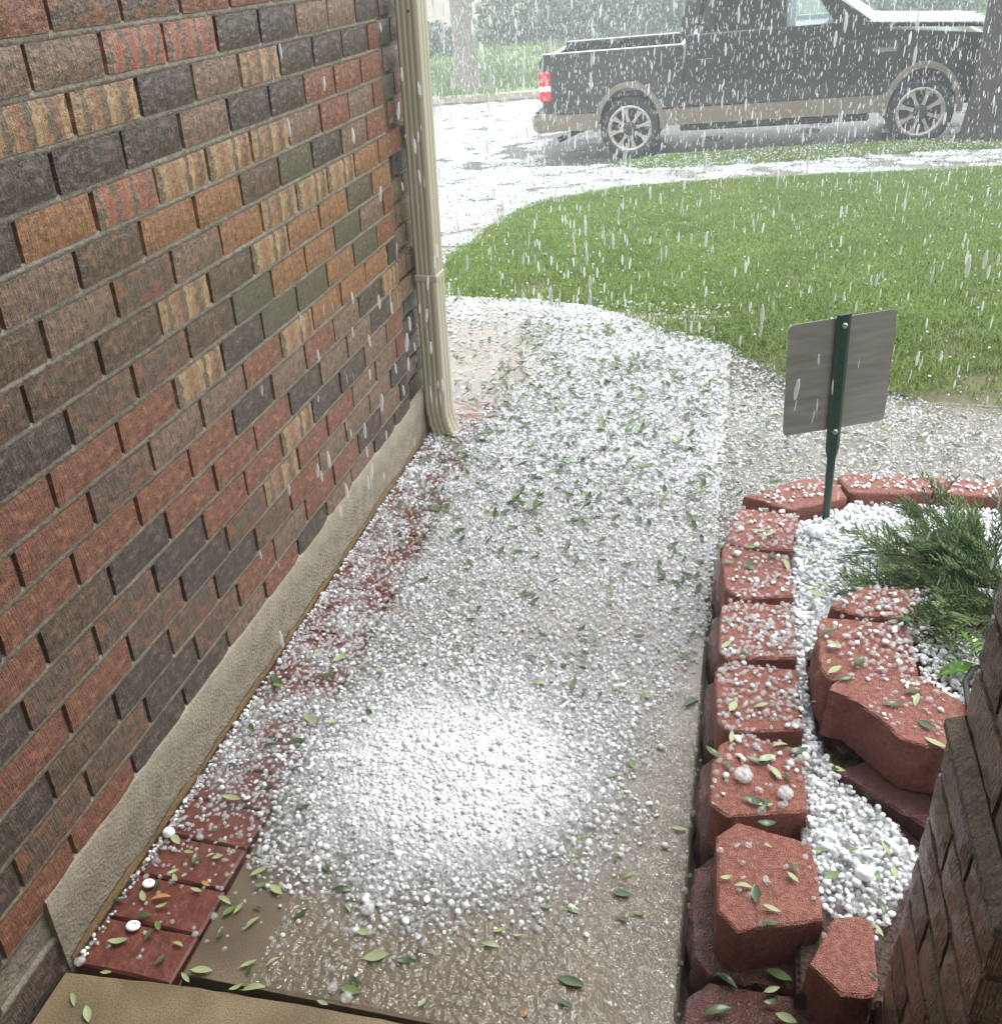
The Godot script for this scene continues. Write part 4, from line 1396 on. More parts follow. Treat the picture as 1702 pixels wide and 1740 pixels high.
# ================= plants =================
func juniper() -> void:
	var t := thing("juniper", "feathery dark green juniper bush spreading over the planter blocks", "shrub", Vector3(0.69, 0.22, -2.04))
	t.scale = Vector3.ONE * 0.9
	# a spray of scale-leaf twigs: thin tapered three-sided prisms
	var sprays := []
	for v in 4:
		var st := st_new()
		var spine := func(f: float) -> Vector3: return Vector3(f * 0.105, 0.012 * sin(f * 3.0) - 0.012 * f * f, 0.006 * sin(f * 5.0 + v))
		tube(st, [spine.call(0.0), spine.call(0.5), spine.call(1.0)], [0.0016, 0.0013, 0.0007], 3, false)
		for k in 15:
			var f := 0.1 + 0.88 * k / 15.0
			var s := 1.0 if k % 2 == 0 else -1.0
			var b: Vector3 = spine.call(f)
			var len := 0.042 * (1.05 - f * 0.75) * R.randf_range(0.75, 1.25)
			var d := Vector3(0.8, R.randf_range(-0.15, 0.45), s * R.randf_range(0.5, 0.8)).normalized()
			var e := b + d * len
			tube(st, [b, b + d * len * 0.55 + Vector3(0, 0.002, 0), e], [0.0011, 0.0013, 0.0004], 3, false)
			for q in 3:
				var b2 := b.lerp(e, 0.3 + 0.22 * q)
				var d2 := (d + Vector3(0.5, R.randf_range(-0.3, 0.4), (-s if q % 2 == 0 else s) * 0.7)).normalized()
				tube(st, [b2, b2 + d2 * len * 0.38], [0.0011, 0.0004], 3, false)
		sprays.append(done(st))
	var br := st_new()
	var places := []
	for k in 60:
		var a := R.randf() * TAU if k % 2 == 0 else PI + R.randf_range(-1.1, 1.1)
		var el := R.randf_range(-0.25, 0.95)
		var len := R.randf_range(0.18, 0.38)
		if cos(a) < -0.2:
			len *= 1.02
			el *= 0.75
		var d := Vector3(cos(a) * cos(el), sin(el), sin(a) * cos(el))
		var pts := []
		var rad := []
		for i in 6:
			var f := i / 5.0
			pts.append(d * len * f + Vector3(0, 0.05 * f - 0.09 * f * f, 0) + Vector3(fn.get_noise_2d(k * 9.0, f * 3.0), fn.get_noise_2d(k * 9.0 + 50.0, f * 3.0), fn.get_noise_2d(k * 5.0, f * 3.0 + 9.0)) * 0.03 * f)
			rad.append(lerpf(0.006, 0.0015, f))
		tube(br, pts, rad, 5)
		for q in 10:
			var f := R.randf_range(0.3, 1.0)
			var i := int(f * 4.99)
			var p: Vector3 = pts[i].lerp(pts[i + 1], f * 5.0 - i) if i < 5 else pts[5]
			var dir := (d + Vector3(R.randf_range(-0.8, 0.8), R.randf_range(-0.3, 0.8), R.randf_range(-0.8, 0.8))).normalized()
			places.append([p, dir, R.randf_range(0.85, 1.45)])
	tube(br, [Vector3(0, -0.08, 0), Vector3(0, 0.02, 0), Vector3(0.01, 0.12, 0.01)], [0.022, 0.018, 0.008], 7)
	put("branches", done(br), M.jbark, t)
	for v in 4:
		var mine := []
		for i in places.size():
			if i % 4 == v:
				mine.append(places[i])
		var mm := MultiMesh.new()
		mm.transform_format = MultiMesh.TRANSFORM_3D
		mm.use_colors = true
		mm.mesh = sprays[v]
		mm.instance_count = mine.size()
		for i in mine.size():
			var x: Vector3 = mine[i][1]
			var z := x.cross(Vector3.UP).normalized()
			var y := z.cross(x)
			var b := Basis(x, y, z) * Basis(Vector3.RIGHT, R.randf_range(-0.9, 0.9))
			mm.set_instance_transform(i, Transform3D(b.scaled_local(Vector3.ONE * float(mine[i][2])), mine[i][0]))
			var c := Color(0.07, 0.125, 0.045).lerp(Color(0.19, 0.28, 0.10), R.randf())
			mm.set_instance_color(i, c)
		var o := MultiMeshInstance3D.new()
		o.name = "foliage"
		o.multimesh = mm
		o.material_override = M.juniper
		o.set_meta("kind", "stuff")
		t.add_child(o, true)

func leaf_mesh(width: float, curl: float, bend: float, fold := 0.12) -> ArrayMesh:
	var st := st_new()
	var n := 7
	var rows := []
	for i in n + 1:
		var f := float(i) / n
		var w := width * 0.5 * pow(sin(PI * clampf(f * 0.97 + 0.015, 0.0, 1.0)), 0.8) * (1.0 - 0.15 * f)
		var y := curl * (f - 0.5) * (f - 0.5) * 4.0 - curl * 0.3
		var zc := bend * (f - 0.5) * (f - 0.5)
		rows.append([Vector3(f - 0.5, y + fold * w * 2.0, zc - w), Vector3(f - 0.5, y, zc), Vector3(f - 0.5, y + fold * w * 2.0, zc + w)])
	for i in n:
		for k in 2:
			quad(st, rows[i][k + 1], rows[i + 1][k + 1], rows[i + 1][k], rows[i][k], 1)
	# short stalk
	tube(st, [Vector3(-0.62, 0.0, bend * 0.3), Vector3(-0.49, 0.0, bend * 0.25)], [0.012, 0.014], 3, false)
	return done(st)

func broad_leaf_plant() -> void:
	var t := thing("broad_leaf_seedling", "small plant with shiny bright green leaves beside the pillar", "plant", Vector3(0.55, 0.235, -1.72))
	var st := st_new()
	tube(st, [Vector3(0, -0.04, 0), Vector3(-0.004, 0.03, 0), Vector3(0.0, 0.075, 0.004)], [0.004, 0.003, 0.002], 6)
	put("stem", done(st), M.leaf_mid, t)
	var me := leaf_mesh(0.44, -0.12, 0.1, 0.2)
	for e in [[3.3, -0.25, 0.085, 0.05], [0.2, 0.15, 0.075, 0.07], [4.9, -0.5, 0.06, 0.04], [5.9, -0.2, 0.09, 0.06], [2.2, 0.3, 0.07, 0.07], [1.2, 0.0, 0.06, 0.055]]:
		var o := put("leaf", me, M.leaf_gloss, t)
		var b := Basis(Vector3.UP, e[0]) * Basis(Vector3.BACK, e[1])
		o.transform = Transform3D(b.scaled_local(Vector3.ONE * float(e[2])), Vector3(0, e[3], 0) + b.x * float(e[2]) * 0.55)

func drip_tube() -> void:
	var st := st_new()
	var pts := [Vector3(0.56, 0.27, -1.74), Vector3(0.525, 0.29, -1.70), Vector3(0.505, 0.289, -1.66), Vector3(0.50, 0.288, -1.60), Vector3(0.497, 0.288, -1.553), Vector3(0.51, 0.289, -1.545), Vector3(0.56, 0.289, -1.54), Vector3(0.66, 0.285, -1.52)]
	tube(st, pts, [0.006, 0.006, 0.006, 0.006, 0.006, 0.006, 0.006, 0.006], 8)
	var o := put("drip_tube", done(st), M.black_tube)
	tag(o, "thin black bent irrigation tube lying on the big ring block", "tube")

# ================= grass =================
func blade_patch(size: float, n: int, hmin: float, hmax: float, w: float) -> ArrayMesh:
	var st := st_new()
	for k in n:
		var p := Vector3(R.randf_range(-0.5, 0.5) * size, -0.003, R.randf_range(-0.5, 0.5) * size)
		var a := R.randf() * TAU
		var h := R.randf_range(hmin, hmax)
		var s := Vector3(cos(a), 0, sin(a)) * w * R.randf_range(0.7, 1.3)
		var lean := Vector3(R.randf_range(-1, 1), 0, R.randf_range(-1, 1)) * h * 0.75
		var m := p + Vector3(0, h * 0.6, 0) + lean * 0.35
		var e := p + Vector3(0, h * R.randf_range(0.6, 1.0), 0) + lean
		quad(st, p - s, p + s, m + s * 0.8, m - s * 0.8, 1)
		tri(st, m - s * 0.8, m + s * 0.8, e, 1)
	return done(st)

func grass() -> void:
	var vs := []
	for v in 4:
		vs.append(blade_patch(0.16, 85, 0.02, 0.05, 0.0017))
	for e in [["lawn_grass", lawn_poly(), "mown green lawn grass speckled with hail", 12000, true], ["parkway_grass", park_poly(), "strip of grass between sidewalk and street", 1500, false]]:
		var pl: PackedVector2Array = e[1]
		var spots := [[], [], [], []]
		var lo := Vector2(1e9, 1e9)
		var hi := -lo
		for q in pl:
			lo = lo.min(q)
			hi = hi.max(q)
		var made := 0
		var tries := 0
		while made < e[3] and tries < 60000:
			tries += 1
			var q := Vector2(R.randf_range(lo.x, hi.x), R.randf_range(lo.y, hi.y))
			if not Geometry2D.is_point_in_polygon(q, pl):
				continue
			var bare := fn.get_noise_2d(q.x * 1.1 + 30.0, q.y * 1.1)
			if e[4]:
				# worn muddy ground at the near right
				var mud := clampf((q.x - 0.25) * 0.9, 0.0, 1.0) * clampf((q.y + 5.6) * 0.8, 0.0, 1.0)
				if (bare < mud * 0.8 - 0.55 and R.randf() < 0.75) or (bare < -0.42 and R.randf() < 0.7):
					continue
			elif bare < -0.1 and R.randf() < 0.6:
				continue
			spots[made % 4].append(q)
			made += 1
		for v in 4:
			var mm := MultiMesh.new()
			mm.transform_format = MultiMesh.TRANSFORM_3D
			mm.use_colors = true
			mm.mesh = vs[v]
			mm.instance_count = spots[v].size()
			for i in spots[v].size():
				var q: Vector2 = spots[v][i]
				mm.set_instance_transform(i, Transform3D(Basis(Vector3.UP, R.randf() * TAU).scaled(Vector3(1, R.randf_range(0.7, 1.3), 1)), Vector3(q.x, H(q.x, q.y) + 0.004, q.y)))
				var tone := 0.5 + 0.5 * fn.get_noise_2d(q.x * 0.9, q.y * 0.9 + 70.0) + R.randf_range(-0.25, 0.25)
				mm.set_instance_color(i, Color(0.105, 0.17, 0.022).lerp(Color(0.185, 0.26, 0.042), clampf(tone, 0, 1)))
			var o := MultiMeshInstance3D.new()
			o.name = numbered(e[0])
			o.multimesh = mm
			o.material_override = M.grass
			o.set_meta("kind", "stuff")
			o.set_meta("label", e[2])
			add_child(o)

# ================= hail =================
func stone(st: SurfaceTool, c: Vector3, r: float, seg: int, rings: int, seed_at: float, sq := Vector3.ONE) -> void:
	var g := []
	for j in rings + 1:
		var th := PI * j / rings
		var row := []
		for i in seg:
			var ph := TAU * i / seg + j * 0.4
			var d := Vector3(sin(th) * cos(ph), cos(th), sin(th) * sin(ph))
			var k := r * (1.0 + 0.24 * fn.get_noise_3d(d.x * 1.6 + seed_at, d.y * 1.6, d.z * 1.6))
			row.append(c + d * k * sq)
		g.append(row)
	for j in rings:
		for i in seg:
			var i2 := (i + 1) % seg
			if j > 0:
				tri(st, g[j][i], g[j][i2], g[j + 1][i], 1)
			if j < rings - 1:
				tri(st, g[j][i2], g[j + 1][i2], g[j + 1][i], 1)

func stone_mesh(seg: int, rings: int, seed_at: float, sq := Vector3.ONE) -> ArrayMesh:
	var st := st_new()
	stone(st, Vector3.ZERO, 1.0, seg, rings, seed_at, sq)
	return done(st)

func patches(size: float, n: int, rmin: float, rmax: float) -> Array:
	var out := []
	for v in 4:
		var st := st_new()
		for k in n:
			var r := rmin + (rmax - rmin) * pow(R.randf(), 2.0)
			var a := R.randf() * TAU
			var d := size * 0.56 * sqrt(R.randf())
			var g := 1.0 - 0.55 * R.randf() * R.randf()
			st.set_color(Color(g, g, g))
			stone(st, Vector3(cos(a) * d, r * R.randf_range(0.2, 0.9), sin(a) * d), r, 6, 3, k * 3.1 + v, Vector3(1, 0.8, 1))
		out.append(done(st))
	return out

func stones(called: String, label: String, list: Array, mat: Material, seg := 8, rings := 5, dull := 0.35) -> void:
	# list of [position, radius]
	var per := [[], [], []]
	for i in list.size():
		per[i % 3].append(list[i])
	for v in 3:
		var mm := MultiMesh.new()
		mm.transform_format = MultiMesh.TRANSFORM_3D
		mm.use_colors = true
		mm.mesh = stone_mesh(seg, rings, v * 17.0, [Vector3(1, 0.66, 0.92), Vector3(1.1, 0.52, 0.86), Vector3(0.95, 0.8, 0.98)][v])
		mm.instance_count = per[v].size()
		for i in per[v].size():
			var b := Basis.from_euler(Vector3(R.randf_range(-0.6, 0.6), R.randf() * TAU, R.randf_range(-0.6, 0.6))).scaled_local(Vector3.ONE * float(per[v][i][1]))
			mm.set_instance_transform(i, Transform3D(b, per[v][i][0]))
			var g := 1.0 - dull * R.randf()
			mm.set_instance_color(i, Color(g * 0.985, g * 0.995, g))
		var o := MultiMeshInstance3D.new()
		o.name = numbered(called)
		o.multimesh = mm
		o.material_override = mat
		o.set_meta("kind", "stuff")
		o.set_meta("label", label)
		add_child(o)

func radius() -> float:
	var f := R.randf()
	return lerpf(0.0031, 0.0057, f) if R.randf() < 0.9 else lerpf(0.0057, 0.0092, f * f)

func front_z(x: float) -> float:
	# near edge of the hail cover on the walkway
	var xs := [-1.05, -0.91, -0.74, -0.57, -0.37, -0.23, -0.14, -0.04, 0.02]
	var zs := [-1.16, -1.30, -1.22, -1.14, -1.18, -1.36, -1.60, -1.86, -2.15]
	for i in 8:
		if x < xs[i + 1]:
			return lerpf(zs[i], zs[i + 1], clampf((x - xs[i]) / (xs[i + 1] - xs[i]), 0, 1))
	return -2.1

func walk_cover(x: float, z: float) -> float:
	var n := fn.get_noise_2d(x * 6.0, z * 6.0)
	var c := smoothstep(front_z(x) + 0.15, front_z(x) - 0.20, z + 0.16 * n)
	# thinner over the pavers by the wall
	if x < -0.83:
		c *= 0.62 + 0.5 * n
	# slushy wet stretch in the middle
	c *= 1.0 - 0.28 * smoothstep(0.7, 0.1, Vector2((x + 0.35) / 0.5, (z + 2.05) / 0.35).length())
	# washed out where the downspout empties
	c *= 0.10 + 0.9 * smoothstep(0.75, 1.2, Vector2((x + 1.05) / 0.30, (z + 3.85) / 0.58).length() + 0.3 * n)
	return clampf(c * (0.92 + 0.35 * n), 0.0, 1.0) + 0.02

func hail() -> void:
	var white := []
	var clear := []
	# walkway
	for i in 190000:
		var z := -0.955 - 3.85 * pow(R.randf(), 0.9)
		var x := R.randf_range(-1.045 if z > -3.32 else -1.8, 0.018)
		var c := walk_cover(x, z)
		var pd := Vector2((x + 0.50) / 0.29, (z + 1.50) / 0.27).length() + 0.22 * fn.get_noise_2d(x * 7.0, z * 7.0)
		var pile := exp(-pow(maxf(pd, 0.0), 1.8))
		if R.randf() > c * 0.44 + pile * 0.42:
			continue
		if z < -4.0 and Geometry2D.is_point_in_polygon(Vector2(x, z), lawn_poly()) and R.randf() < 0.93:
			continue
		var r := radius() * (1.0 + 0.25 * smoothstep(-2.2, -3.6, z))
		var y := r * 0.35 + R.randf() * 0.004 * c + 0.021 * pile + R.randf_range(-0.004, 0.003) * pile
		if R.randf() < 0.88 - 0.70 * pile + 0.12 * (1.0 - c) - 0.08 * smoothstep(-2.5, -3.5, z):
			clear.append([Vector3(x, y, z), r])
		else:
			white.append([Vector3(x, y, z), r])
	for i in 24000:
		var a := R.randf() * TAU
		var d := 0.42 * sqrt(R.randf())
		var x := -0.50 + cos(a) * d * 1.05
		var z := -1.50 + sin(a) * d
		var pile := exp(-pow(maxf(d / 0.22 + 0.3 * fn.get_noise_2d(x * 7.0, z * 7.0), 0.0), 2.0))
		if R.randf() > 0.03 + pile:
			continue
		var r := radius()
		(white if R.randf() < 0.8 else clear).append([Vector3(x, r * 0.3 + 0.021 * pile + R.randf_range(-0.004, 0.003) * pile, z), r])
	# melting slush between the stones
	var sl := st_new()
	var pt := func(a: int, b: int) -> void:
		var x := lerpf(-1.05, 0.0, a / 84.0)
		var z := lerpf(-0.96, -4.75, b / 300.0)
		var c := walk_cover(x, z)
		var pile := exp(-pow(Vector2((x + 0.50) / 0.27, (z + 1.50) / 0.25).length() + 0.2 * fn.get_noise_2d(x * 7.0, z * 7.0), 2.0))
		var al := clampf(0.38 * smoothstep(0.25, 0.95, c) * (0.7 + 0.3 * smoothstep(-2.5, -3.5, z) + 0.6 * fn.get_noise_2d(x * 11.0, z * 11.0)) + 0.9 * pile, 0.0, 0.97)
		if a == 0 or a == 84 or b > 295 or (z < -4.0 and Geometry2D.is_point_in_polygon(Vector2(x, z), lawn_poly())):
			al = 0.0
		var gr := lerpf(0.46, 0.80, smoothstep(0.1, 0.6, pile))
		gr *= 1.0 - 0.25 * smoothstep(-2.4, -3.2, z)
		sl.set_color(Color(gr, gr * 1.015, gr * 1.025, al))
		sl.add_vertex(Vector3(x, 0.0035 + 0.0225 * pile + (0.001 + 0.0015 * pile) * fn.get_noise_2d(x * 60.0, z * 60.0), z))
	sl.set_smooth_group(0)
	for a in 84:
		for b in 300:
			for q in [[0, 0], [1, 1], [1, 0], [0, 0], [0, 1], [1, 1]]:
				pt.call(a + q[0], b + q[1])
	var so := put("slush", done(sl), M.slush)
	so.set_meta("kind", "stuff")
	so.set_meta("label", "thin grey white slush between the hailstones on the walkway")
	# hail trapped in the corner where the pavers meet the foundation
	for i in 500:
		var z := R.randf_range(-3.0, -0.93)
		var r := radius() * 0.8
		(clear if i % 2 == 0 else white).append([Vector3(-1.046 + R.randf() * 0.012, r * 0.8 + R.randf() * 0.006, z), r])
	stones("walkway_hail", "white hailstones covering the concrete walkway", white, M.hail, 8, 5, 0.55)
	stones("walkway_clear_hail", "glassy hailstones on the walkway and red pavers", clear, M.ice)
	# planter
	white = []
	clear = []
	var inner := poly([0.215, -1.30, 0.245, -1.14, 0.32, -1.14, 0.40, -1.33, 0.36, -1.40, 0.27, -1.50, 0.232, -1.62, 0.225, -1.86, 0.262, -1.91, 0.34, -2.02, 0.48, -2.03, 1.0, -2.1, 1.1, -2.63, 0.40, -2.60, 0.22, -2.45, 0.205, -2.05, 0.213, -1.6])
	var n := 0
	while n < 21000:
		var q := Vector2(R.randf_range(0.19, 1.1), R.randf_range(-2.65, -1.1))
		if not Geometry2D.is_point_in_polygon(q, inner):
			continue
		n += 1
		var thin := smoothstep(-1.32, -1.16, q.y)
		if R.randf() < thin * 0.85:
			continue
		var r := radius() * 1.25
		var y := 0.128 + R.randf() * 0.034 * (1.0 - 0.6 * thin)
		(clear if R.randf() < 0.4 else white).append([Vector3(q.x, y, q.y), r])
	# inside the ring, greyer and sparser
	n = 0
	while n < 9000:
		var q := Vector2(R.randf_range(0.44, 1.1), R.randf_range(-2.15, -1.45))
		if Vector2((q.x - 0.85) / 0.45, (q.y + 1.82) / 0.36).length() > 1.0:
			continue
		n += 1
		var r := radius() * 1.1
		(clear if R.randf() < 0.35 else white).append([Vector3(q.x, 0.242 + R.randf() * 0.018, q.y), r])
	# on the block tops; more of it farther from the porch roof
	for i in 6500:
		var x := R.randf_range(0.04, 0.235)
		var z := R.randf_range(-2.47, -1.10)
		var thick := smoothstep(-1.30, -1.70, z) * 0.75 + 0.06
		thick *= 0.75 + 0.7 * fn.get_noise_2d(x * 9.0, z * 7.0) + 0.6 * smoothstep(0.1, 0.22, x) * smoothstep(-1.3, -1.6, z)
		if z < -2.05:
			thick *= 0.62
		if R.randf() > thick * 0.42:
			continue
		if not on_block(x, z):
			continue
		var r := radius() * 1.2
		(clear if R.randf() < 0.86 else white).append([Vector3(x, 0.181 + r * 0.5, z), r])
	for i in 1500:
		var f := R.randf()
		var x := lerpf(0.11, 1.1, f)
		var z := (lerpf(-2.52, -2.66, minf(f * 4.0, 1.0)) if f < 0.25 else -2.69) + R.randf_range(-0.05, 0.05)
		var r := radius() * 1.1
		if R.randf() < 0.28 and on_block(x, z):
			(clear if R.randf() < 0.6 else white).append([Vector3(x, 0.181 + r * 0.5, z), r])
	for i in 2300:
		var q := Vector2(R.randf_range(0.245, 0.46), R.randf_range(-1.98, -1.50))
		if q.x + (q.y + 1.98) * 0.2 < 0.25 or (q.y > -1.62 and q.x < 0.245 + (q.y + 1.62) * 0.95):
			continue
		if not on_block(q.x, q.y) or R.randf() > (0.26 if q.y < -1.64 else 0.08) * (0.6 + 1.0 * smoothstep(0.28, 0.42, q.x)):
			continue
		var r := radius() * 1.15
		(clear if R.randf() < 0.8 else white).append([Vector3(q.x, 0.279 + r * 0.5, q.y), r])
	var ps := st_new()  # pale sheet brightening the gaps, stands for light passing through the hail
	ps.set_smooth_group(1)
	for i in 70:
		for j in 115:
			for q in [[0, 0], [1, 1], [1, 0], [0, 0], [0, 1], [1, 1]]:
				var x := lerpf(0.19, 1.1, (i + q[0]) / 70.0)
				var z := lerpf(-1.12, -2.65, (j + q[1]) / 115.0)
				var al := (0.92 * smoothstep(-1.16, -1.34, z)) if Geometry2D.is_point_in_polygon(Vector2(x, z), inner) else 0.0
				ps.set_color(Color(0.74, 0.75, 0.76, al))
				ps.add_vertex(Vector3(x, 0.139 + 0.003 * fn.get_noise_2d(x * 40.0, z * 40.0), z))
	var pso := put("planter_bright_underlay", done(ps), M.slush)
	pso.set_meta("kind", "stuff")
	pso.set_meta("label", "pale ice sheet added to brighten gaps between the hailstones heaped in the planter")
	stones("planter_hail", "white hail heaped in the planter and on its blocks", white, M.hail)
	stones("planter_clear_hail", "glassy hailstones on the planter blocks", clear, M.ice)
	# right of the walkway, around the planter: slushy ground
	white = []
	clear = []
	for i in 52000:
		var x := R.randf_range(0.02, 1.9)
		var z := R.randf_range(-4.6, -2.55)
		if Geometry2D.is_point_in_polygon(Vector2(x, z), lawn_poly()) and R.randf() < 0.93:
			continue
		var wet := fn.get_noise_2d(x * 2.2 + 11.0, z * 2.2) * 0.6 + 0.74 - 0.40 * smoothstep(0.3, 1.0, x)
		if R.randf() > wet * 0.62 or (x < 0.2 and z > -2.55):
			continue
		var r := radius() * 1.15
		(clear if R.randf() < 0.5 else white).append([Vector3(x, -0.010 + r * 0.3 + R.randf() * 0.003, z), r])
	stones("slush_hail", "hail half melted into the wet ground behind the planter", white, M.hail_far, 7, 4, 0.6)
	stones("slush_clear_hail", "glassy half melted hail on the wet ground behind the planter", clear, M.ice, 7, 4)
	# beyond: driveway, sidewalk, street and the path to the driveway
	var pm := patches(0.25, 190, 0.005, 0.012)
	var per := [[], [], [], []]
	var lp := lawn_poly()
	var pp := park_poly()
	var cnt := 0
	for i in 9500:
		var q := Vector2(R.randf_range(-8.0, 6.0), R.randf_range(-20.5, -3.4))
		var d := -q.y
		if q.y > -4.55 and q.x > -1.5 or q.x > 0.62 * d - 1.0:
			continue
		if q.x < -0.32 * d - 0.6 or q.y > -3.5:
			continue
		if q.x > -1.0 and d < 9.4:
			continue
		if Geometry2D.is_point_in_polygon(q, lp) and R.randf() < 0.97:
			continue
		if Geometry2D.is_point_in_polygon(q, pp) and R.randf() < 0.72:
			continue
		# the shelter beside and under the truck stays dark and wet
		if d > 13.25 and d < 18.6 and q.x > -2.7 and q.x < 3.6:
			if R.randf() < 0.94:
				continue
		if d > 9.9 and d < 12.4 and q.x > -1.2 and R.randf() < 0.45:
			continue
		if d < 13.2 and R.randf() < 0.18:
			continue
		if d > 12.9 and d < 16.5 and q.x > -3.6 and q.x <= -2.6 and R.randf() < 0.55:
			continue
		if d > 12.6 and d <= 13.25 and q.x > -2.3 and q.x < -0.9 and R.randf() < 0.6:
			continue
		if fn.get_noise_2d(q.x * 1.7, q.y * 1.7 + 20.0) < -0.55:
			continue
		var y := drive_y(q.x, q.y) + 0.006 if d < 13.25 else street_y(q.x) + 0.002
		var up := Vector3(-0.057, 1, 0) if d > 13.25 or d < 4.4 else Vector3(-0.03, 1, -0.088)
		per[i % 4].append([Vector3(q.x, y, q.y), up.normalized()])
	for v in 4:
		var mm := MultiMesh.new()
		mm.transform_format = MultiMesh.TRANSFORM_3D
		mm.mesh = pm[v]
		mm.instance_count = per[v].size()
		for i in per[v].size():
			var b := Basis(Quaternion(Vector3.UP, per[v][i][1])) * Basis(Vector3.UP, R.randf() * TAU)
			mm.set_instance_transform(i, Transform3D(b.scaled_local(Vector3.ONE * R.randf_range(0.85, 1.25)), per[v][i][0]))
		var o := MultiMeshInstance3D.new()
		o.name = numbered("driveway_hail")
		o.multimesh = mm
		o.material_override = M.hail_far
		o.set_meta("kind", "stuff")
		o.set_meta("label", "white hail covering driveway, sidewalk and street")
		add_child(o)
	# specks lying in the grass
	white = []
	for i in 9000:
		var q := Vector2(R.randf_range(-1.8, 4.8), R.randf_range(-10.7, -3.6))
		if Geometry2D.is_point_in_polygon(q, lp):
			var edge := smoothstep(8.9, 10.0, -q.y)
			if R.randf() < 0.4 + edge:
				var r := R.randf_range(0.004, 0.009)
				if i % 4 != 0 or edge > 0.1:
					white.append([Vector3(q.x, H(q.x, q.y) + R.randf_range(0.006, 0.03), q.y), r])
	for i in 5000:
		var q := Vector2(R.randf_range(-1.5, 5.4), R.randf_range(-13.2, -11.3))
		if Geometry2D.is_point_in_polygon(q, pp):
			white.append([Vector3(q.x, H(q.x, q.y) + R.randf_range(0.01, 0.035), q.y), R.randf_range(0.006, 0.011)])
	stones("grass_hail", "hailstones caught in the grass", white, M.hail_far, 6, 4)

func big_hailstones() -> void:
	var list := [[-1.030, 0.012, -1.226, 0.0125, "large white round hailstone on the pavers against the wall"], [-1.007, 0.007, -1.106, 0.0105, "flat ring shaped hailstone beside a dark leaf on the second paver"], [-0.985, 0.007, -1.013, 0.0115, "flat white ring shaped hailstone on the joint of the nearest pavers"], [-0.573, 0.010, -0.968, 0.0095, "round grey hailstone by the porch edge near the leaf cluster"], [-0.542, 0.010, -0.955, 0.0105, "clear round hailstone under the upright leaf cluster by the porch"], [-0.567, 0.010, -1.132, 0.0135, "lumpy hailstone at the near left edge of the white pile"], [-0.26, 0.010, -1.345, 0.013, "lumpy hailstone at the right edge of the white pile"], [0.096, 0.19, -1.425, 0.0165, "large clear clump of hail on the left of the second edging block"], [0.172, 0.188, -1.395, 0.0145, "clear hail clump on the right of the second edging block"], [0.272, 0.176, -2.385, 0.023, "fist sized white lump of hail below the sign post"], [0.56, 0.185, -2.38, 0.05, "big white mound of hail left of the evergreen"], [0.304, 0.160, -1.262, 0.016, "smooth white hailstone in the planter near the pillar"], [-1.04, 0.008, -0.925, 0.009, "clear hailstone in the corner of the nearest paver"]]
	for i in list.size():
		var e: Array = list[i]
		var flat := i == 1 or i == 2
		var st := st_new()
		if flat:
			# a flattened ring with a hollow centre
			var seg := 22
			for k in seg:
				for q in 8:
					var f := func(a: int, b: int) -> Vector3:
						var t := TAU * a / seg
						var u := TAU * b / 8
						var rr := 0.68 + 0.32 * cos(u) + 0.05 * fn.get_noise_2d(cos(t) * 3.0, sin(t) * 3.0)
						return Vector3(cos(t) * rr * 1.2, sin(u) * 0.3, sin(t) * rr)
					quad(st, f.call(k, q), f.call(k, q + 1), f.call(k + 1, q + 1), f.call(k + 1, q), 1)
			stone(st, Vector3(0, -0.1, 0), 0.5, 10, 6, 2.0, Vector3(1, 0.35, 1))
		else:
			stone(st, Vector3.ZERO, 1.0, 16, 10, i * 9.0, Vector3(1, 0.8, 0.95))
			if i in [5, 6, 7, 8, 9, 10]:
				for k in 9:
					var a := TAU * k / 9.0
					stone(st, Vector3(cos(a) * 0.65, R.randf_range(-0.1, 0.45), sin(a) * 0.65), R.randf_range(0.35, 0.55), 9, 6, k + i * 3.0)
		var o := put("hailstone", done(st), M.ice if i in [3, 4, 5, 6, 7, 8, 12] else M.hail, self, Vector3(e[0], e[1], e[2]))
		o.scale = Vector3.ONE * float(e[3])
		tag(o, e[4], "hailstone", "single large hailstones")

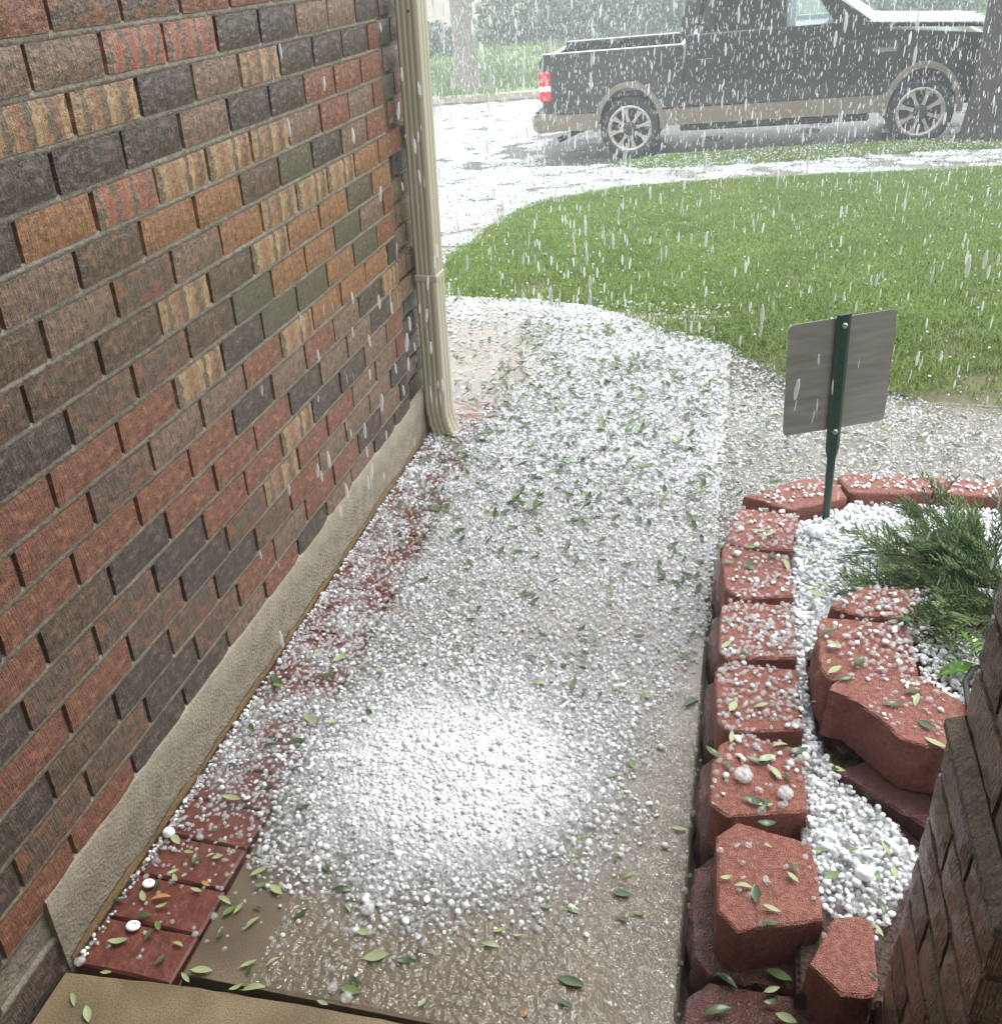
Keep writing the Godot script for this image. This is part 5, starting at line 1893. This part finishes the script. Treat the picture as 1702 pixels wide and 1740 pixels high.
func falling_hail() -> void:
	var me := [stone_mesh(6, 6, 1.0, Vector3(0.62, 3.2, 0.62)), stone_mesh(5, 6, 20.0, Vector3(0.42, 4.4, 0.42))]
	var n := 110000
	var per := [[], []]
	for i in n:
		var p := Vector3(R.randf_range(-9.0, 8.0), R.randf_range(-1.3, 2.6), -1.45 - 19.5 * pow(R.randf(), 0.8))
		if p.x < -1.03 and p.z > -3.32:
			continue
		if p.x > 0.62 * -p.z + 0.6 or p.x < -0.36 * -p.z - 0.8:
			continue
		if p.y < H(p.x, p.z):
			continue
		per[i % 2].append([p, R.randf_range(0.0018, 0.0048) if R.randf() < 0.88 else R.randf_range(0.004, 0.0072)])
	me.append(stone_mesh(9, 8, 33.0, Vector3(0.62, 3.3, 0.62)))
	per.append([])
	for i in 2000:
		var p := Vector3(R.randf_range(-1.0, 2.2), R.randf_range(0.0, 2.0), R.randf_range(-4.8, -1.7))
		if p.x > -0.35 and R.randf() < 0.75:
			continue
		per[2].append([p, R.randf_range(0.0035, 0.0075)])
	for v in 3:
		var mm := MultiMesh.new()
		mm.transform_format = MultiMesh.TRANSFORM_3D
		mm.mesh = me[v]
		mm.instance_count = per[v].size()
		for i in per[v].size():
			var b := Basis.from_euler(Vector3(R.randf_range(-0.08, 0.08), R.randf() * TAU, 0.04 + R.randf_range(-0.06, 0.06))).scaled_local(Vector3.ONE * float(per[v][i][1]))
			mm.set_instance_transform(i, Transform3D(b, per[v][i][0]))
		var o := MultiMeshInstance3D.new()
		o.name = numbered("falling_hail")
		o.multimesh = mm
		o.material_override = M.streak if v < 2 else M.near_drop
		o.set_meta("kind", "stuff")
		o.set_meta("label", "hail and rain falling through the air")
		add_child(o)

# ================= leaves =================
func leaves() -> void:
	var me := [leaf_mesh(0.36, 0.05, 0.05), leaf_mesh(0.42, 0.10, -0.12), leaf_mesh(0.33, -0.08, 0.15), leaf_mesh(0.46, 0.02, 0.0)]
	var mats := [M.leaf_pale, M.leaf_dark, M.leaf_dry, M.leaf_mid]
	var tone := ["pale green", "dark green", "dry yellow", "mid green"]
	var walk := [-945, -1340, 42, 358, 0, -882, -1383, 25, 25, 1, -787, -1348, 30, 45, 1, -1009, -1215, 37, 325, 0, -967, -1192, 23, 359, 0, -947, -1181, 31, 101, 1, -922, -1195, 17, 38, 0, -905, -1193, 22, 31, 0, -974, -1142, 21, 45, 0, -963, -1128, 24, 319, 0,
		-990, -1110, 29, 87, 1, -897, -1128, 21, 345, 2, -908, -1111, 25, 355, 0, -1002, -1076, 30, 311, 0, -968, -1083, 38, 23, 2, -1043, -1062, 25, 0, 1, -1061, -1049, 26, 94, 1, -956, -1065, 23, 30, 0, -979, -1039, 33, 23, 1, -940, -1023, 25, 314, 3,
		-947, -1002, 27, 91, 1, -995, -979, 38, 17, 0, -884, -996, 25, 347, 0, -898, -959, 24, 71, 1, -981, -917, 21, 11, 0, -1073, -905, 15, 1, 0, -1008, -859, 28, 311, 0, -968, -839, 32, 310, 0, -805, -1175, 39, 44, 0, -787, -1147, 29, 37, 3,
		-844, -1102, 33, 341, 0, -824, -1079, 28, 57, 3, -809, -1089, 27, 76, 0, -774, -1097, 17, 350, 1, -771, -1065, 33, 63, 0, -756, -1141, 37, 332, 0, -688, -1101, 33, 49, 1, -818, -1031, 24, 98, 1, -605, -1130, 24, 314, 0, -557, -1084, 29, 5, 0,
		-739, -984, 30, 42, 0, -733, -974, 22, 101, 1, -699, -998, 26, 54, 0, -815, -955, 38, 11, 0, -836, -936, 26, 328, 0, -739, -937, 26, 35, 0, -710, -943, 41, 17, 0, -520, -1043, 46, 20, 0, -465, -1046, 35, 11, 1, -446, -1062, 21, 312, 1,
		-540, -988, 37, 311, 1, -541, -972, 38, 1, 3, -580, -940, 22, 351, 0, -412, -976, 22, 66, 0, -630, -1166, 40, 11, 1, -1030, -1190, 18, 69, 1, -940, -1253, 20, 359, 1, -680, -1207, 30, 314, 1, -996, -1544, 37, 314, 1, -999, -1699, 28, 356, 3,
		-943, -1824, 32, 26, 0, -889, -1829, 42, 58, 0, -818, -1816, 35, 57, 0, -894, -1761, 37, 3, 1, -1013, -1718, 55, 312, 1, -771, -1799, 26, 343, 0, -756, -1897, 31, 342, 1, -608, -1922, 30, 10, 1, -567, -1921, 29, 84, 1, -478, -1774, 22, 303, 1,
		-374, -1825, 38, 2, 0, -412, -1917, 32, 340, 1, -318, -1945, 33, 333, 1, -287, -1956, 31, 339, 1, -160, -1903, 27, 32, 3, -178, -1836, 26, 340, 3, -226, -1803, 26, 77, 1, -118, -1828, 34, 327, 3, -16, -1833, 52, 48, 1, -745, -1647, 24, 324, 1,
		-876, -1601, 49, 326, 0, -814, -1600, 30, 40, 0, -930, -1504, 36, 10, 1, -877, -1528, 34, 25, 1, -847, -1449, 17, 40, 1, -784, -1350, 39, 59, 1, -882, -1384, 27, 25, 1, -282, -1420, 20, 333, 1, -212, -1372, 31, 11, 3, -209, -1336, 32, 340, 3,
		-161, -1559, 24, 36, 3, -127, -1601, 29, 299, 3, -13, -1442, 31, 357, 0, -131, -1342, 19, 285, 1, -106, -1306, 32, 39, 3, -109, -1263, 39, 359, 1, -102, -1209, 28, 347, 1, -73, -1226, 24, 11, 3, -191, -1208, 29, 353, 3, -242, -1206, 22, 11, 3,
		-316, -1140, 26, 23, 0, -281, -1136, 19, 11, 0, -325, -1108, 35, 0, 0, -172, -1064, 49, 349, 1, -177, -1023, 29, 339, 1, -237, -992, 14, 82, 2, -413, -977, 20, 66, 0]
	var far := [-724, -4289, -653, -4112, -902, -4074, -565, -3949, -427, -3888, -415, -3910, -537, -3566, -316, -3545, -563, -3222, -345, -3210, -408, -3270, -291, -3242, -834, -3155, -658, -3079, -791, -2989, -736, -3003, -519, -3004, -489, -2974, -307, -2996, -268, -2977,
		-314, -2852, -564, -2703, -564, -2632, -406, -2718, -192, -2801, -172, -2768, -68, -2832, -46, -2847, -727, -3733, -722, -3554, -651, -3813, -483, -3741, -476, -3538, -128, -3506, -145, -3174, -752, -2804, -663, -2555, -379, -2612, -638, -2676, -702, -3972,
		-793, -4253, -509, -4291, -354, -4291, -281, -4010, -365, -3936, -217, -3779, -92, -3705, -20, -4289, -819, -3809, -782, -3457, -661, -3459, -593, -3647, -537, -3809]
	var plant := [-53, -2267, 29, 85, 0, 182, 102, -2256, 38, 33, 3, 182, 123, -2342, 35, 172, 0, 182, 152, -2332, 40, 40, 0, 182, 48, -2172, 35, 186, 1, 182, 156, -2223, 38, 265, 1, 182, 189, -2188, 44, 102, 0, 182, 100, -2168, 40, 105, 1, 182,
		245, -2328, 28, 350, 3, 182, 233, -2274, 33, 321, 0, 182, 319, -2332, 38, 169, 0, 170, 340, -2293, 29, 254, 1, 170, 250, -2203, 34, 32, 1, 182, 363, -2233, 44, 74, 1, 170, 275, -2159, 39, 107, 1, 182, 326, -2191, 40, 78, 1, 170,
		375, -2178, 42, 236, 0, 170, 239, -2102, 42, 154, 1, 182, 275, -2108, 41, 316, 0, 182, 257, -2068, 42, 141, 0, 182, 54, -1830, 36, 52, 0, 182, 94, -1809, 33, 313, 1, 182, 129, -1636, 33, 202, 0, 182, 72, -1622, 38, 70, 0, 182,
		72, -1529, 31, 268, 0, 182, 39, -1478, 38, 331, 1, 182, 67, -1449, 31, 306, 1, 182, 140, -1482, 44, 224, 0, 182, 120, -1473, 38, 349, 1, 182, 198, -1514, 41, 19, 1, 182, 165, -1526, 34, 30, 0, 182, 156, -1446, 32, 309, 0, 182,
		178, -1438, 30, 106, 1, 182, 116, -1367, 42, 347, 1, 182, 136, -1362, 40, 76, 1, 182, 256, -1781, 40, 18, 1, 280, 265, -1737, 40, 132, 0, 280, 311, -1691, 39, 240, 1, 280, 281, -1631, 37, 199, 1, 280, 262, -1654, 36, 45, 0, 280,
		403, -1613, 36, 193, 1, 280, 364, -1569, 35, 7, 1, 280, 407, -1591, 37, 73, 0, 280, 415, -1520, 35, 136, 1, 280, 425, -1473, 43, 141, 0, 280, 267, -1484, 34, 173, 0, 170, 244, -1667, 30, 196, 0, 182, 266, -1484, 26, 52, 1, 170,
		325, -1362, 20, 23, 1, 170, 308, -1295, 14, 11, 1, 170, 229, -1275, 30, 23, 3, 182, 246, -1226, 31, 28, 3, 170, 142, -1265, 14, 344, 0, 182, 72, -1183, 22, 28, 0, 182, 101, -1172, 31, 5, 0, 182, 121, -1159, 37, 274, 1, 182,
		146, -1135, 29, 352, 0, 182, 143, -1106, 33, 22, 1, 182, 183, -1227, 29, 311, 1, 182, 181, -1205, 24, 317, 0, 182, 340, -1303, 27, 295, 0, 170, 348, -1253, 28, 280, 0, 170, 321, -1178, 34, 281, 1, 170, 303, -1193, 13, 358, 3, 170,
		312, -1130, 23, 298, 0, 170, 296, -1045, 17, 326, 1, 170, 85, -1061, 38, 335, 1, 85, 167, -1086, 41, 341, 3, 85, 155, -1057, 29, 31, 0, 85, 155, -1035, 26, 11, 1, 85, 72, -1005, 46, 24, 1, 85, 177, -1012, 33, 342, 0, 85,
		271, -1361, 24, 277, 1, 170, 139, -1317, 33, 11, 1, 182, 116, -1368, 18, 294, 1, 182, 137, -1361, 27, 17, 0, 182, 284, -1290, 21, 11, 3, 170, 320, -1239, 19, 291, 3, 170]
	var named := {}
	for i in range(0, walk.size(), 5):
		var x: float = walk[i] * 0.001
		var z: float = walk[i + 1] * 0.001
		var t: int = walk[i + 4]
		var c := walk_cover(x, z)
		var size := "small " if walk[i + 2] < 26 else ("large " if walk[i + 2] > 38 else "")
		var where := "wet walkway concrete" if c < 0.3 else "walkway hail"
		var spot := "on the hail of the walkway behind the white pile"
		if z > -0.93:
			where = "porch slab"
			spot = "on the porch slab"
		elif x < -0.85:
			where = "red pavers"
			spot = "on the three bare pavers" if z > -1.22 else "on the hail covered pavers by the wall"
		elif z > -1.12:
			spot = "on wet concrete by the porch edge, pavers side" if x < -0.55 else "on wet concrete by the porch edge, planter side"
		elif x > -0.28 and z > -1.70:
			spot = "on the wet walkway between pile and planter"
		elif x < -0.66 and z > -1.62:
			spot = "on the walkway between pavers and white pile"
		elif z > -1.75:
			spot = "on the white hail pile"
		elif x > -0.3:
			spot = "on the walkway hail beside the planter"
		var label := "%s%s leaf %s" % [size, tone[t], spot]
		if t == 2 and where == "red pavers":
			label = ["small dry yellow leaf on the joint behind the second paver", "curled dry yellow leaf in the middle of the second paver"][0 if x > -0.93 else 1]
		var o := put("fallen_leaf", me[(i / 5) % 4], mats[t], self)
		o.transform = Transform3D(Basis.from_euler(Vector3(R.randf_range(-0.25, 0.25), deg_to_rad(walk[i + 3]), R.randf_range(-0.12, 0.12))).scaled_local(Vector3.ONE * float(walk[i + 2]) * 0.001), Vector3(x, 0.006 + 0.013 * clampf(c, 0, 1), z))
		tag(o, label, "leaf", "%s leaves on the %s" % [tone[t], where])
		named.get_or_add(label, []).append(o)
	for i in range(0, plant.size(), 6):
		var t: int = plant[i + 4]
		var y: float = plant[i + 5] * 0.001
		var z: float = plant[i + 1] * 0.001
		var where := "edging blocks" if y > 0.175 else "hail in the planter"
		var size := "small " if plant[i + 2] < 29 else ("large " if plant[i + 2] > 41 else "")
		var spot := "on the white hail in the planter" if z > -2.0 else "on the white hail by the sign post"
		if y > 0.25:
			where = "ring blocks"
			spot = "on the big ring block" if z > -1.62 else "on the middle ring block"
		elif y < 0.1:
			where = "puddled base block"
			spot = "on the puddled base block"
		elif y > 0.175:
			spot = "on the " + ("nearest" if z > -1.31 else ("second" if z > -1.55 else ("third" if z > -1.79 else ("fourth" if z > -2.04 else ("fifth" if z > -2.25 else "sixth"))))) + " left edging block"
			if plant[i] > 225:
				spot = "on the hail just right of the edging blocks"
		var label := "%s%s leaf %s" % [size, tone[t], spot]
		var o := put("fallen_leaf", me[(i / 6) % 4], mats[t], self)
		o.transform = Transform3D(Basis.from_euler(Vector3(R.randf_range(-0.3, 0.3), deg_to_rad(plant[i + 3]), R.randf_range(-0.2, 0.2))).scaled_local(Vector3.ONE * float(plant[i + 2]) * 0.001), Vector3(plant[i] * 0.001, y + (0.013 if y < 0.175 and y > 0.1 else 0.006), z))
		tag(o, label, "leaf", "%s leaves on the %s" % [tone[t], where])
		named.get_or_add(label, []).append(o)
	# torn sprigs of two to four leaves
	var proto := []
	for v in 3:
		var s := Node3D.new()
		var st := st_new()
		tube(st, [Vector3(-0.03, 0.004, 0), Vector3(0.0, 0.008, 0.003), Vector3(0.02, 0.012, 0.0)], [0.0012, 0.001, 0.0008], 4)
		put("twig", done(st), M.twig, s)
		for k in 3 + v % 2:
			var l := put("leaf", me[k % 4], mats[1 if k < 2 else 3], s)
			var a := -0.9 + 0.75 * k + v * 0.4
			var b := Basis(Vector3.UP, a) * Basis(Vector3.BACK, R.randf_range(0.1, 0.7))
			l.transform = Transform3D(b.scaled_local(Vector3.ONE * R.randf_range(0.03, 0.042)), Vector3(0.01, 0.010, 0.0) + b.x * 0.022)
		proto.append(s)
	for i in range(0, far.size(), 2):
		var o: Node3D = proto[(i / 2) % 3].duplicate()
		o.name = numbered("leaf_sprig")
		add_child(o, true)
		var x: float = far[i] * 0.001
		var z: float = far[i + 1] * 0.001
		o.transform = Transform3D(Basis(Vector3.UP, R.randf() * TAU).scaled_local(Vector3.ONE * R.randf_range(0.8, 1.2)), Vector3(x, H(x, z) + 0.012, z))
		var side := "wall side" if x < -0.62 else ("planter side" if x > -0.28 else "mid walkway")
		var reach := "short of the downspout" if z > -3.1 else ("level with the downspout" if z > -3.85 else "near the lawn edge")
		var label := "sprig of %d green leaves, %s, %s" % [3 + (i / 2) % 3 % 2, side, reach]
		tag(o, label, "sprig", "leaf sprigs torn down onto the hail")
		named.get_or_add(label, []).append(o)
	for s in proto:
		s.free()
	# where a description still fits several, count them from the porch outwards
	var nth := ["first", "second", "third", "fourth", "fifth", "sixth", "seventh", "eighth", "ninth", "tenth", "eleventh", "twelfth", "thirteenth", "fourteenth", "fifteenth", "sixteenth"]
	for label in named:
		var l: Array = named[label]
		if l.size() < 2:
			continue
		l.sort_custom(func(a: Node3D, b: Node3D) -> bool: return a.position.z > b.position.z)
		for k in l.size():
			l[k].set_meta("label", "%s, %s from porch" % [label, nth[mini(k, 15)]])
	# bits of leaf too small to tell apart, out to the street
	var mm := MultiMesh.new()
	mm.transform_format = MultiMesh.TRANSFORM_3D
	mm.use_colors = true
	mm.mesh = me[1]
	var pts := []
	for i in 22000:
		var q := Vector2(R.randf_range(-4.4, 4.6), R.randf_range(-13.2, -2.3))
		if Geometry2D.is_point_in_polygon(q, lawn_poly()) or q.x < -1.0 and q.y > -3.4 or q.x > 0.0 and q.y > -2.8:
			continue
		if q.x < -1.6 - 0.3 * (-q.y - 3.3) or q.x > 0.6 * -q.y - 0.6:
			continue
		if R.randf() < smoothstep(-3.0, -2.2, q.y) * 0.8:
			continue
		pts.append(q)
	for i in 900:
		var q := Vector2(R.randf_range(-0.95, -0.02), -1.75 - 2.9 * pow(R.randf(), 0.6))
		if fn.get_noise_2d(q.x * 3.0, q.y * 3.0) > -0.25:
			pts.append(q)
	mm.instance_count = pts.size()
	for i in pts.size():
		var q: Vector2 = pts[i]
		mm.set_instance_transform(i, Transform3D(Basis.from_euler(Vector3(R.randf_range(-0.5, 0.5), R.randf() * TAU, R.randf_range(-0.4, 0.4))).scaled_local(Vector3.ONE * R.randf_range(0.018, 0.042)), Vector3(q.x, H(q.x, q.y) + R.randf_range(0.008, 0.02), q.y)))
		mm.set_instance_color(i, Color(0.035, 0.06, 0.022).lerp(Color(0.2, 0.25, 0.12), R.randf() * R.randf()))
	var lt := MultiMeshInstance3D.new()
	lt.name = "leaf_litter"
	lt.multimesh = mm
	lt.material_override = M.foliage
	lt.set_meta("kind", "stuff")
	lt.set_meta("label", "shredded leaf bits scattered over the hail")
	add_child(lt)
